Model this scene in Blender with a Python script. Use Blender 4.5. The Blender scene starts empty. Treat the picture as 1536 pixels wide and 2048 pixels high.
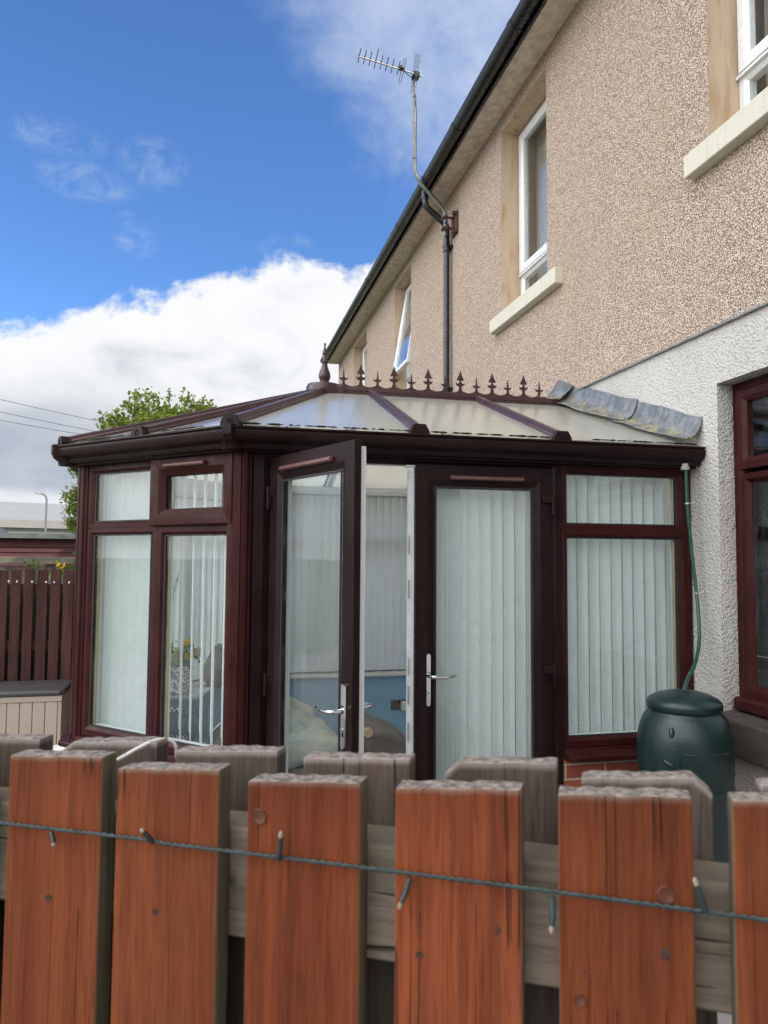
import bpy, bmesh, math, random
from math import sin, cos, pi, radians as R
from mathutils import Vector, Matrix
random.seed(7)
S = bpy.context.scene
COL = S.collection

# ------------------------------------------------------------------ camera
YAW, PITCH, ROLL = R(13.1), R(3.6), R(0.4)
fw = Vector((sin(YAW)*cos(PITCH), cos(YAW)*cos(PITCH), sin(PITCH)))
r0 = Vector((cos(YAW), -sin(YAW), 0)); u0 = r0.cross(fw)
rt = r0*cos(ROLL) + u0*sin(ROLL); up = -r0*sin(ROLL) + u0*cos(ROLL)
cam = bpy.data.objects.new('camera', bpy.data.cameras.new('camera')); COL.objects.link(cam)
M = Matrix((rt, up, -fw)).transposed().to_4x4(); M.translation = (0, 0, 1.65)
cam.matrix_world = M
cd = cam.data
cd.sensor_fit = 'VERTICAL'; cd.sensor_height = 36; cd.sensor_width = 27
cd.lens = 1487/2048*36
cd.clip_start = 0.05; cd.clip_end = 3000
cd.dof.use_dof = True; cd.dof.focus_distance = 4.3; cd.dof.aperture_fstop = 13
S.camera = cam

# ------------------------------------------------------------------ light, sky, exposure
SUN_AZ, SUN_EL = R(122), R(40)          # azimuth clockwise from +Y: behind the house, to the right
sd = Vector((sin(SUN_AZ)*cos(SUN_EL), cos(SUN_AZ)*cos(SUN_EL), sin(SUN_EL)))
sl = bpy.data.lights.new('sun', 'SUN'); sl.energy = 3.2; sl.angle = R(0.6); sl.color = (1.0, .95, .87)
so = bpy.data.objects.new('sun', sl); COL.objects.link(so)
so.rotation_euler = sd.to_track_quat('Z', 'Y').to_euler(); so.location = (0, 0, 30)
S.view_settings.view_transform = 'Standard'; S.view_settings.look = 'None'
S.view_settings.exposure = 0.5; S.view_settings.gamma = 1.0
S.view_settings.use_curve_mapping = False
S.cycles.use_denoising = True
S.cycles.max_bounces = 10; S.cycles.transparent_max_bounces = 24
S.cycles.sample_clamp_indirect = 6

class NT:
    "small helper to write node trees"
    def __init__(s, tree):
        s.t = tree; s.n = tree.nodes; s.l = tree.links
    def add(s, typ, **kw):
        n = s.n.new(typ)
        ins = kw.pop('ins', {})
        for k, v in kw.items(): setattr(n, k, v)
        for k, v in ins.items(): s.put(n.inputs[k], v)
        return n
    def put(s, sock, v):
        if isinstance(v, bpy.types.NodeSocket): s.l.new(v, sock)
        elif isinstance(v, bpy.types.Node): s.l.new(v.outputs[0], sock)
        else: sock.default_value = v
    def math(s, op, a, b=0.0, c=0.0, clamp=False):
        n = s.n.new('ShaderNodeMath'); n.operation = op; n.use_clamp = clamp
        s.put(n.inputs[0], a); s.put(n.inputs[1], b); s.put(n.inputs[2], c)
        return n.outputs[0]
    def mix(s, f, a, b, blend='MIX'):
        n = s.n.new('ShaderNodeMix'); n.data_type = 'RGBA'; n.blend_type = blend
        s.put(n.inputs[0], f)
        for sock, v in ((n.inputs[6], a), (n.inputs[7], b)):
            if isinstance(v, (tuple, list)): v = tuple(v)+(1,) if len(v) == 3 else v
            s.put(sock, v)
        return n.outputs[2]
    def ramp(s, f, lo, hi, a=0.0, b=1.0, smooth=True):
        n = s.n.new('ShaderNodeMapRange'); n.interpolation_type = 'SMOOTHSTEP' if smooth else 'LINEAR'
        s.put(n.inputs['Value'], f); s.put(n.inputs['From Min'], lo); s.put(n.inputs['From Max'], hi)
        s.put(n.inputs['To Min'], a); s.put(n.inputs['To Max'], b)
        return n.outputs[0]
    def noise(s, vec, scale, detail=4, rough=.55, dist=0.0):
        n = s.n.new('ShaderNodeTexNoise')
        if vec is not None: s.put(n.inputs['Vector'], vec)
        n.inputs['Scale'].default_value = scale; n.inputs['Detail'].default_value = detail
        n.inputs['Roughness'].default_value = rough; n.inputs['Distortion'].default_value = dist
        return n.outputs['Fac']
    def scale(s, vec, xyz, off=(0, 0, 0)):
        n = s.n.new('ShaderNodeMapping'); s.put(n.inputs['Vector'], vec)
        n.inputs['Scale'].default_value = xyz; n.inputs['Location'].default_value = off
        return n.outputs[0]

world = bpy.data.worlds.new('World'); S.world = world; world.use_nodes = True
def build_world():
    t = world.node_tree; t.nodes.clear(); N = NT(t)
    out = N.add('ShaderNodeOutputWorld')
    sky = N.add('ShaderNodeTexSky', sky_type='NISHITA', sun_disc=False)
    sky.sun_elevation = SUN_EL; sky.sun_rotation = SUN_AZ
    sky.air_density = 1.0; sky.dust_density = .35; sky.ozone_density = 2.2
    g = N.add('ShaderNodeTexCoord').outputs['Generated']
    nv = N.add('ShaderNodeVectorMath', operation='NORMALIZE', ins={0: g}).outputs[0]
    sp = N.add('ShaderNodeSeparateXYZ', ins={0: nv})
    X, Y, Z = sp.outputs
    az = N.math('MULTIPLY', N.math('ARCTAN2', X, Y), 180/pi)
    el = N.math('MULTIPLY', N.math('ARCSINE', Z), 180/pi)
    # noises over the direction sphere
    n_big = N.noise(nv, 5.5, 8, .58, .25)
    n_fine = N.noise(N.scale(nv, (1, 1, 1.4), (3.1, 1.7, .4)), 15, 9, .62, .3)
    n_shade = N.noise(N.scale(nv, (1, 1, 1.9), (7.3, 2.2, 5.1)), 6.5, 7, .55, .4)
    # cumulus bank low in the north, its top rising from west to east
    edge = N.ramp(az, -19, 7, 15.0, 22.0)
    bump = N.math('ADD', N.math('MULTIPLY', N.math('SUBTRACT', n_big, .5), 9.0), N.math('MULTIPLY', N.math('SUBTRACT', n_fine, .5), 5.0))
    depth = N.math('ADD', N.math('SUBTRACT', edge, el), bump)
    bank = N.ramp(depth, -.35, 1.0)
    front = N.math('MULTIPLY', N.ramp(az, -75, -45), N.ramp(az, 100, 70))
    bank = N.math('MULTIPLY', bank, front)
    # cloud sheet high to the right
    hd = N.math('ADD', N.math('ADD', N.math('MULTIPLY', N.math('SUBTRACT', az, 9.0), .75), N.math('MULTIPLY', N.math('SUBTRACT', el, 33.0), .55)),
                N.math('MULTIPLY', N.math('SUBTRACT', N.noise(N.scale(nv, (1, 1, 1), (1.3, 8.8, 2.9)), 5, 8, .6, .4), .5), 30.0))
    sheet = N.math('MULTIPLY', N.ramp(hd, -2.5, 9.0), N.ramp(el, 23.5, 29))
    sheet = N.math('MULTIPLY', sheet, N.ramp(n_fine, .15, .75, .45, .8))
    sheet = N.math('MULTIPLY', sheet, front)
    # small wisps
    def blob(a, e, ra, re):
        d = N.math('ADD', N.math('POWER', N.math('DIVIDE', N.math('SUBTRACT', az, a), ra), 2.0), N.math('POWER', N.math('DIVIDE', N.math('SUBTRACT', el, e), re), 2.0))
        return N.ramp(d, 1.0, 0.0)
    w = blob(-4.8, 27.4, 3.0, 2.0)
    for a in ((-9.6, 25.6, 4.6, 1.5), (-11.5, 27.9, 4, 1.4), (-5.9, 22.3, 2.0, 1.3), (5.4, 22.9, 2.8, 1.2), (-6.2, 23.7, 1.4, .7)):
        w = N.math('MAXIMUM', w, blob(*a))
    wn = N.noise(N.scale(nv, (1, 1, 1.5), (2, 4, 6)), 26, 8, .68, .6)
    wisp = N.math('MULTIPLY', N.ramp(wn, .36, .80), N.math('MULTIPLY', w, .42))
    # bank colour: white crowns, grey folds, a darker slaty base low in the west with a bright gap beneath
    base = N.math('MULTIPLY', N.ramp(el, 13.5, 7.5), N.ramp(az, 4, -11))
    gap = N.ramp(N.math('ADD', el, N.math('MULTIPLY', N.math('SUBTRACT', n_fine, .5), 1.6)), 4.9, 3.9)
    fold = N.ramp(n_shade, .40, .68)
    fold = N.math('MULTIPLY', fold, N.ramp(depth, .8, 5.5))
    c = N.mix(N.math('MULTIPLY', fold, .9), (.95, .96, .98), (.58, .62, .69))
    c = N.mix(N.math('MULTIPLY', N.ramp(depth, 2.0, 9.0), N.ramp(az, 2, -12, 0, .75)), c, (.60, .63, .68))
    c = N.mix(N.math('MULTIPLY', base, N.ramp(n_shade, .3, .6, .45, .95)), c, (.42, .48, .58))
    c = N.mix(N.math('MULTIPLY', gap, .9), c, (.86, .89, .93))
    # unseen bright cloud added behind and beside the camera to light the shaded wall
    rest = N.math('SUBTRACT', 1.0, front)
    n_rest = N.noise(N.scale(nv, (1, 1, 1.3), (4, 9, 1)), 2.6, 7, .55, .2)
    fill_cover = N.math('MULTIPLY', N.ramp(n_rest, .30, .46), rest)
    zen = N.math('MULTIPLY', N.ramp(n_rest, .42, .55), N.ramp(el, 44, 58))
    fill_cover = N.math('MAXIMUM', fill_cover, zen)
    crest = N.mix(N.ramp(n_shade, .35, .7), (3.8, 3.76, 3.7), (2.8, 2.8, 2.85))  # brightness of the added cloud, far above the visible bank
    west = N.math('MULTIPLY', N.ramp(X, .15, -.7, .20, 1.0), N.ramp(el, 0, 16, .35, 1.0))  # weights the fill westward and dims it low down to soften glass reflections
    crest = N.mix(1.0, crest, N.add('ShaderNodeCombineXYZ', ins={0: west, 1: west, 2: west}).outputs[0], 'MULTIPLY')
    # put together (cloud values are for a background strength of 0.1)
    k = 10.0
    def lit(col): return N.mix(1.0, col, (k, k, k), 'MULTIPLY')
    blue = N.mix(1.0, sky.outputs[0], SKY_TINT, 'MULTIPLY')
    r = N.mix(wisp, blue, lit((.50, .56, .66, 1)))
    r = N.mix(sheet, r, lit((.47, .53, .65, 1)))
    r = N.mix(bank, r, N.mix(1.0, c, (k*.72, k*.72, k*.72), 'MULTIPLY'))
    r = N.mix(fill_cover, r, lit(crest))
    bg = N.add('ShaderNodeBackground', ins={'Color': r, 'Strength': .1})
    N.l.new(bg.outputs[0], out.inputs[0])
SKY_TINT = (.72, 1.06, 1.50)

build_world()

# ------------------------------------------------------------------ helpers
class MB:
    "collects faces and links them as ONE mesh object"
    def __init__(s, M=None): s.v = []; s.f = []; s.m = []; s.M = M; s.mi = 0
    def _p(s, p):
        p = Vector(p)
        s.v.append(s.M @ p if s.M is not None else p); return len(s.v)-1
    def face(s, pts):
        s.f.append([s._p(p) for p in pts]); s.m.append(s.mi)
    def idx(s, ids): s.f.append(ids); s.m.append(s.mi)
    def box(s, x0, x1, y0, y1, z0, z1):
        i = [s._p(p) for p in ((x0,y0,z0),(x1,y0,z0),(x1,y1,z0),(x0,y1,z0),(x0,y0,z1),(x1,y0,z1),(x1,y1,z1),(x0,y1,z1))]
        for q in ((3,2,1,0),(4,5,6,7),(0,1,5,4),(1,2,6,5),(2,3,7,6),(3,0,4,7)): s.idx([i[k] for k in q])
    def prism(s, poly, ax, a, b):
        "poly of 2-D points extruded along axis ax from a to b (ax 'x': poly=(y,z); 'y': (x,z); 'z': (x,y))"
        def P(u, w, t): return {'x': (t,u,w), 'y': (u,t,w), 'z': (u,w,t)}[ax]
        A = [s._p(P(u,w,a)) for u, w in poly]; B = [s._p(P(u,w,b)) for u, w in poly]
        n = len(poly); s.idx(A[::-1]); s.idx(B)
        for k in range(n): s.idx([A[k], A[(k+1)%n], B[(k+1)%n], B[k]])
    def tube(s, pts, r, n=8, caps=True, flat=1.0):
        pts = [Vector(p) for p in pts]; rings = []
        rs = r if isinstance(r, (list, tuple)) else [r]*len(pts)
        prev = None
        for k, p in enumerate(pts):
            t = (pts[min(k+1, len(pts)-1)] - pts[max(k-1, 0)]).normalized()
            if prev is None:
                a = t.orthogonal().normalized()
            else:
                a = (prev - t*prev.dot(t)).normalized()
            prev = a; b = t.cross(a)
            rings.append([s._p(p + (a*cos(2*pi*j/n) + b*sin(2*pi*j/n)*flat)*rs[k]) for j in range(n)])
        for k in range(len(rings)-1):
            for j in range(n): s.idx([rings[k][j], rings[k][(j+1)%n], rings[k+1][(j+1)%n], rings[k+1][j]])
        if caps: s.idx(rings[0][::-1]); s.idx(rings[-1])
    def lathe(s, prof, c, n=24):
        rings = [[s._p((c[0]+r*cos(2*pi*j/n), c[1]+r*sin(2*pi*j/n), c[2]+z)) for j in range(n)] for r, z in prof]
        for k in range(len(rings)-1):
            for j in range(n): s.idx([rings[k][j], rings[k][(j+1)%n], rings[k+1][(j+1)%n], rings[k+1][j]])
        s.idx(rings[0][::-1]); s.idx(rings[-1])
    def loft(s, secs, closed=True, caps=True):
        "secs: list of rings of 3-D points"
        rings = [[s._p(p) for p in q] for q in secs]; n = len(rings[0])
        for k in range(len(rings)-1):
            for j in range(n if closed else n-1): s.idx([rings[k][j], rings[k][(j+1)%n], rings[k+1][(j+1)%n], rings[k+1][j]])
        if caps and closed: s.idx(rings[0][::-1]); s.idx(rings[-1])
    def ring(s, s0, s1, z0, z1, w, nb, nf, cham=.012, drop=.012):
        "mitred rectangular frame; w = (left,right,bottom,top) widths, back at y=-nb, front at y=-nf (y is inward)"
        wl, wr, wb, wt = w
        def rect(k, off=0.0): return [(s0+wl*k, z0+wb*k), (s1-wr*k, z0+wb*k), (s1-wr*k, z1-wt*k), (s0+wl*k, z1-wt*k)]
        loops = [(rect(0), nb), (rect(0), nf+.002), (rect(.035), nf), (rect(.62), nf), (rect(.72), nf+drop*.35), (rect(.93), nf+drop), (rect(1), nf+drop+.004), (rect(1), nb)]
        ids = [[s._p((a, -y if False else y, z)) for a, z in q] for q, y in loops]
        for k in range(len(ids)):
            A = ids[k]; B = ids[(k+1) % len(ids)]
            for j in range(4): s.idx([A[j], A[(j+1)%4], B[(j+1)%4], B[j]])
    def build(s, name, mat, parent=None, smooth=None, bevel=0, seg=2, loc=None):
        me = bpy.data.meshes.new(name); me.from_pydata([tuple(v) for v in s.v], [], s.f); me.update()
        bm = bmesh.new(); bm.from_mesh(me); bmesh.ops.recalc_face_normals(bm, faces=bm.faces); bm.to_mesh(me); bm.free()
        mats = mat if isinstance(mat, (list, tuple)) else [mat]
        for m in mats: me.materials.append(m)
        if len(mats) > 1: me.polygons.foreach_set('material_index', s.m)
        if smooth is not None:
            me.polygons.foreach_set('use_smooth', [True]*len(me.polygons)); me.set_sharp_from_angle(angle=R(smooth))
        o = bpy.data.objects.new(name, me); COL.objects.link(o)
        if bevel:
            b = o.modifiers.new('edge', 'BEVEL'); b.width = bevel; b.segments = seg; b.limit_method = 'ANGLE'; b.angle_limit = R(40)
            if smooth is None:
                me.polygons.foreach_set('use_smooth', [True]*len(me.polygons)); me.set_sharp_from_angle(angle=R(24))
        if parent is not None: attach(o, parent)
        return o
def attach(o, parent):
    o.parent = parent; o.matrix_parent_inverse = world_of(parent).inverted()
def world_of(o):
    m = o.matrix_basis.copy()
    return m if o.parent is None else world_of(o.parent) @ o.matrix_parent_inverse @ m
def tag(o, label, cat, group=None, kind=None):
    o['label'] = label; o['category'] = cat
    if group: o['group'] = group
    if kind: o['kind'] = kind
    return o
def thing(name, loc, label, cat, group=None):
    o = bpy.data.objects.new(name, None); COL.objects.link(o); o.location = loc; o.empty_display_size = .1
    return tag(o, label, cat, group)
def struct(o): o['kind'] = 'structure'; return o

# ------------------------------------------------------------------ materials
def mat(name):
    m = bpy.data.materials.new(name); m.use_nodes = True
    t = m.node_tree; t.nodes.clear(); N = NT(t)
    out = N.add('ShaderNodeOutputMaterial'); b = N.add('ShaderNodeBsdfPrincipled')
    N.l.new(b.outputs[0], out.inputs[0])
    N.co = N.add('ShaderNodeTexCoord').outputs['Object']
    N.b = b; N.out = out
    return m, N
def bump(N, h, dist, strength=1.0):
    n = N.add('ShaderNodeBump', ins={'Height': h, 'Distance': dist, 'Strength': strength})
    N.l.new(n.outputs[0], N.b.inputs['Normal'])
def setp(N, col=None, rough=.5, metal=0, spec=.5):
    if col is not None: N.put(N.b.inputs['Base Color'], tuple(col)+(1,) if isinstance(col, tuple) and len(col) == 3 else col)
    N.put(N.b.inputs['Roughness'], rough); N.b.inputs['Metallic'].default_value = metal
    N.b.inputs['Specular IOR Level'].default_value = spec
def plain(name, col, rough=.5, metal=0, var=.12, scale=8, spec=.5, bmp=0, bscale=60):
    m, N = mat(name)
    n = N.noise(N.co, scale, 5, .6)
    c = N.mix(N.ramp(n, .3, .7), tuple(x*(1-var) for x in col), tuple(min(1, x*(1+var)) for x in col))
    setp(N, c, N.ramp(N.noise(N.co, scale*3, 3), .3, .7, rough*.85, min(1, rough*1.15)), metal, spec)
    if bmp: bump(N, N.noise(N.co, bscale, 3), bmp)
    return m
MT = {}
def pebble(name, dark, mid, light, sc, dist):
    m, N = mat(name)
    wob = N.noise(N.co, sc*.5, 2)
    v = N.add('ShaderNodeTexVoronoi', ins={'Vector': N.co, 'Scale': sc, 'Randomness': 1.0})
    v2 = N.add('ShaderNodeTexVoronoi', ins={'Vector': N.scale(N.co, (1,1,1), (.37,.11,.73)), 'Scale': sc*1.7})
    id_ = N.add('ShaderNodeSeparateColor', ins={0: v.outputs['Color']})
    c = N.mix(N.ramp(id_.outputs[0], 0, .45, smooth=False), dark, mid)
    c = N.mix(N.ramp(id_.outputs[0], .42, 1.0, smooth=False), c, light)
    c = N.mix(N.ramp(id_.outputs[1], .82, .84), c, (.30,.20,.17))
    c = N.mix(N.ramp(v.outputs['Distance'], .30, .66), c, (.27,.20,.155))           # mortar between the chips
    big = N.noise(N.scale(N.co, (1,1,.6)), 1.3, 5, .6)
    c = N.mix(N.ramp(big, .38, .72, 0, .30), c, (.44,.31,.22))                     # weather staining
    streak = N.noise(N.scale(N.co, (3,3,.25)), 2.0, 4, .6)
    c = N.mix(N.ramp(streak, .52, .8, 0, .25), c, (.34,.29,.25))
    setp(N, c, .85, 0, .25)
    h = N.math('SUBTRACT', 1.0, N.math('POWER', v.outputs['Distance'], 2.0))
    h = N.math('ADD', h, N.math('MULTIPLY', v2.outputs['Distance'], -.35))
    h = N.math('ADD', h, N.math('MULTIPLY', wob, .5))
    bump(N, h, dist)
    return m
MT['pebble'] = pebble('pebbledash', (.51,.39,.31), (.64,.515,.42), (.82,.745,.65), 112, .0085)
def roughcast():
    m, N = mat('white_roughcast')
    w = N.noise(N.co, 30, 3, .5)
    v = N.add('ShaderNodeTexVoronoi', feature='SMOOTH_F1', ins={'Vector': N.co, 'Scale': 70, 'Smoothness': .35})
    v2 = N.add('ShaderNodeTexVoronoi', feature='SMOOTH_F1', ins={'Vector': N.scale(N.co, (1,1,1), (.3,.7,.2)), 'Scale': 125, 'Smoothness': .3})
    h = N.math('ADD', N.math('MULTIPLY', v.outputs['Distance'], -1.0), N.math('MULTIPLY', v2.outputs['Distance'], -.45))
    h = N.math('MULTIPLY', N.math('ADD', h, .9), N.ramp(w, .3, .7, .45, 1.25))
    c = N.mix(N.ramp(N.noise(N.scale(N.co, (1,1,.5)), 2.2, 5), .4, .7), (.49,.475,.45), (.42,.405,.38))
    c = N.mix(N.ramp(v.outputs['Distance'], .35, .75, 0, .35), c, (.36,.35,.33))
    c = N.mix(N.ramp(N.noise(N.co, 16, 6, .75), .66, .74, 0, .5), c, (.46,.40,.28))
    setp(N, c, .7, 0, .3); bump(N, h, .0075)
    return m
MT['render'] = roughcast()
def stain_cream():
    m, N = mat('cream_reveal_paint')
    n = N.noise(N.scale(N.co, (6,6,1.1)), 3, 6, .65)
    c = N.mix(N.ramp(n, .42, .72), (.53,.41,.30), (.44,.29,.17))
    c = N.mix(N.ramp(N.noise(N.co, 11, 5, .7), .5, .75, 0, .35), c, (.40,.28,.19))
    setp(N, c, .75, 0, .3); bump(N, N.noise(N.co, 25, 4), .003)
    return m
MT['reveal'] = stain_cream()
def sill_stone():
    m, N = mat('painted_sill')
    c = N.mix(N.ramp(N.noise(N.scale(N.co, (9,9,.7)), 3, 5, .6), .5, .72, 0, .55), (.55,.53,.44), (.38,.37,.31))
    c = N.mix(N.ramp(N.noise(N.co, 6, 4), .45, .7, 0, .3), c, (.50,.46,.36))
    setp(N, c, .6, 0, .4); bump(N, N.noise(N.co, 40, 3), .0015)
    return m
MT['sill'] = sill_stone()
def rosewood(name, a, b, rough):
    m, N = mat(name)
    g = N.noise(N.scale(N.co, (70,70,3.0)), 3, 5, .65, .6)
    c = N.mix(N.ramp(g, .35, .68), a, b)
    c = N.mix(N.ramp(N.noise(N.co, 5, 4), .4, .75, 0, .18), c, tuple(x*1.6+.012 for x in b))
    dirt = N.ramp(N.noise(N.scale(N.co, (12,12,5)), 6, 7, .7), .60, .78, 0, .10)
    c = N.mix(dirt, c, (.26,.22,.21))
    setp(N, c, N.ramp(N.noise(N.co, 14, 4), .3, .7, rough*.8, rough*1.3), 0, .13)
    bump(N, g, .0006)
    return m
MT['rose'] = rosewood('rosewood_upvc', (.018,.0040,.0040), (.046,.0088,.0084), .36)
MT['brown'] = rosewood('brown_upvc', (.0105,.0045,.0050), (.019,.0085,.0090), .34)
MT['white_upvc'] = plain('white_upvc', (.64,.655,.67), .3, var=.03, scale=4)
MT['gutter_black'] = plain('black_gutter', (.012,.013,.017), .28, var=.35, scale=7, bmp=.001, bscale=14)
def schlick(N, f0=.04):
    "Fresnel reflectance that treats both faces of a thin sheet alike"
    g = N.add('ShaderNodeNewGeometry')
    d = N.add('ShaderNodeVectorMath', operation='DOT_PRODUCT', ins={0: g.outputs['Normal'], 1: g.outputs['Incoming']}).outputs['Value']
    c = N.math('SUBTRACT', 1.0, N.math('ABSOLUTE', d), clamp=True)
    return N.math('ADD', f0, N.math('MULTIPLY', N.math('POWER', c, 5.0), 1-f0))
def glass(name, tint, refl=1.0):
    m, N = mat(name); N.n.remove(N.b)
    nb = N.add('ShaderNodeBump', ins={'Height': N.noise(N.co, 2.2, 2), 'Distance': .0007})
    gl = N.add('ShaderNodeBsdfGlossy', ins={'Roughness': .015, 'Color': (.96,.97,1,1), 'Normal': nb.outputs[0]})
    tr = N.add('ShaderNodeBsdfTransparent', ins={'Color': tuple(tint)+(1,)})
    f = N.math('MULTIPLY', schlick(N), refl, clamp=True)
    mx = N.add('ShaderNodeMixShader', ins={0: f, 1: tr.outputs[0], 2: gl.outputs[0]})
    dust = N.add('ShaderNodeBsdfDiffuse', ins={'Color': (.6,.62,.62,1)})
    dm = N.ramp(N.noise(N.scale(N.co, (4,4,2)), 5, 7, .7), .45, .85, .0, .06)
    m2 = N.add('ShaderNodeMixShader', ins={0: dm, 1: mx.outputs[0], 2: dust.outputs[0]})
    N.l.new(m2.outputs[0], N.out.inputs[0])
    return m
MT['glass'] = glass('window_glass', (.955,.985,.985), 1.2)
MT['gasket'] = plain('black_gasket', (.012,.012,.013), .6)
MT['spacer'] = plain('brass_spacer_bar', (.40,.33,.17), .4, var=.1)
def poly():
    m, N = mat('polycarbonate_sheet'); N.n.remove(N.b)
    AT = N.add('ShaderNodeAttribute', attribute_name='rib').outputs['Fac']
    rib = N.math('ABSOLUTE', N.math('SUBTRACT', N.math('FRACT', N.math('MULTIPLY', AT, 1/.016)), .5))
    line = N.ramp(rib, .40, .5)
    st = N.noise(N.scale(N.co, (3,3,3)), 1.6, 6, .62)
    alg = N.ramp(st, .45, .75, 0, .6)
    col = N.mix(alg, (.93,.91,.80), (.80,.80,.66))
    col = N.mix(N.math('MULTIPLY', line, .35), col, (.50,.50,.42))
    d = N.add('ShaderNodeBsdfDiffuse', ins={'Color': col}); tl = N.add('ShaderNodeBsdfTranslucent', ins={'Color': col})
    t = N.add('ShaderNodeBsdfTransparent', ins={'Color': (.95,.95,.88,1)})
    a = N.add('ShaderNodeMixShader', ins={0: .50, 1: d.outputs[0], 2: tl.outputs[0]})
    a = N.add('ShaderNodeMixShader', ins={0: .22, 1: a.outputs[0], 2: t.outputs[0]})
    bp = N.add('ShaderNodeBump', ins={'Height': N.math('ADD', N.math('MULTIPLY', line, -.4), N.noise(N.co, 6, 3)), 'Distance': .0012})
    gl = N.add('ShaderNodeBsdfGlossy', ins={'Roughness': .16, 'Color': (.9,.95,1,1), 'Normal': bp.outputs[0]})
    mx = N.add('ShaderNodeMixShader', ins={0: N.math('MULTIPLY', schlick(N), 1.1, clamp=True), 1: a.outputs[0], 2: gl.outputs[0]})
    N.l.new(mx.outputs[0], N.out.inputs[0])
    return m
MT['poly'] = poly()
def poly_under():
    m, N = mat('polycarbonate_underside'); N.n.remove(N.b)
    t = N.add('ShaderNodeBsdfTransparent', ins={'Color': (.98,.98,.95,1)}); d = N.add('ShaderNodeBsdfDiffuse', ins={'Color': (.8,.8,.72,1)})
    x = N.add('ShaderNodeMixShader', ins={0: .12, 1: t.outputs[0], 2: d.outputs[0]}); N.l.new(x.outputs[0], N.out.inputs[0]); return m
MT['poly_under'] = poly_under()
def fabric(name, col, trans, weave=700):
    m, N = mat(name); N.n.remove(N.b)
    n = N.noise(N.scale(N.co, (1,1,2.5)), 60, 3)
    c = N.mix(N.ramp(n, .3, .7), tuple(x*.95 for x in col), col)
    d = N.add('ShaderNodeBsdfDiffuse', ins={'Color': c}); tl = N.add('ShaderNodeBsdfTranslucent', ins={'Color': c})
    a = N.add('ShaderNodeMixShader', ins={0: trans, 1: d.outputs[0], 2: tl.outputs[0]})
    N.l.new(a.outputs[0], N.out.inputs[0]); return m
MT['blind'] = fabric('blind_fabric', (.91,.94,.94), .50)
MT['curtain'] = fabric('beige_curtain', (.50,.44,.36), .2)
MT['net'] = fabric('net_curtain', (.72,.74,.74), .3)
MT['chrome'] = plain('chrome', (.62,.62,.64), .10, 1, var=.05)
MT['steel'] = plain('galvanised_steel', (.42,.43,.42), .42, .85, var=.25, scale=20)
MT['dull'] = plain('dull_aluminium', (.17,.18,.175), .5, .25, var=.2, scale=20)
MT['rust'] = plain('rusted_iron', (.075,.032,.026), .8, var=.5, scale=40, bmp=.002)
MT['blue_wall'] = plain('blue_painted_wall', (.25,.43,.62), .6, var=.04, scale=2)
MT['plaster'] = plain('white_plaster', (.74,.73,.70), .7, var=.03)
MT['leather'] = plain('taupe_leather', (.135,.115,.105), .5, var=.1, bmp=.0012, bscale=120)
MT['black_plastic'] = plain('black_plastic', (.015,.015,.016), .45)
MT['white_plastic'] = plain('white_plastic', (.75,.75,.73), .35, var=.05)
MT['floor_tile'] = plain('pale_floor', (.55,.53,.50), .4, var=.1, scale=3)
MT['butt'] = plain('green_polythene', (.0045,.018,.0185), .36, var=.12, scale=5, bmp=.0008, bscale=90)
MT['hose'] = plain('green_hose', (.006,.055,.034), .3, var=.15, scale=15)
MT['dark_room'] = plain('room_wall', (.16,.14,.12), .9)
def lead():
    m, N = mat('lead_flashing')
    n = N.noise(N.scale(N.co, (5,5,2.2)), 4, 6, .65)
    c = N.mix(N.ramp(n, .35, .7), (.09,.103,.122), (.19,.205,.222))
    runs = N.noise(N.scale(N.co, (26,26,1.4)), 2, 4, .6)
    c = N.mix(N.ramp(runs, .55, .75, 0, .5), c, (.32,.36,.385))
    ln = N.noise(N.co, 17, 6, .7)
    s = N.add('ShaderNodeSeparateXYZ', ins={0: N.co})
    low = N.math('SUBTRACT', N.math('ADD', 1.142, N.math('MULTIPLY', s.outputs[1], .348)), s.outputs[2])   # how far below the flashing's upper line
    c = N.mix(N.math('MULTIPLY', N.ramp(ln, .46, .60), N.ramp(low, -.01, .06, 0, .75)), c, (.33,.29,.12))  # lichen
    c = N.mix(N.math('MULTIPLY', N.ramp(N.noise(N.scale(N.co, (1,1,1), (3,3,3)), 25, 6, .7), .52, .62), N.ramp(low, -.03, .05, 0, .8)), c, (.13,.10,.08))
    setp(N, c, N.ramp(n, .3, .7, .45, .7), .1, .4)
    bump(N, N.noise(N.co, 12, 5, .6), .0035)
    return m
MT['lead'] = lead()
MT['moss'] = plain('moss', (.020,.018,.009), .95, var=.6, scale=60, bmp=.006, bscale=120)
MT['slate'] = plain('roof_slate', (.06,.06,.065), .7, var=.3, scale=6)
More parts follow.
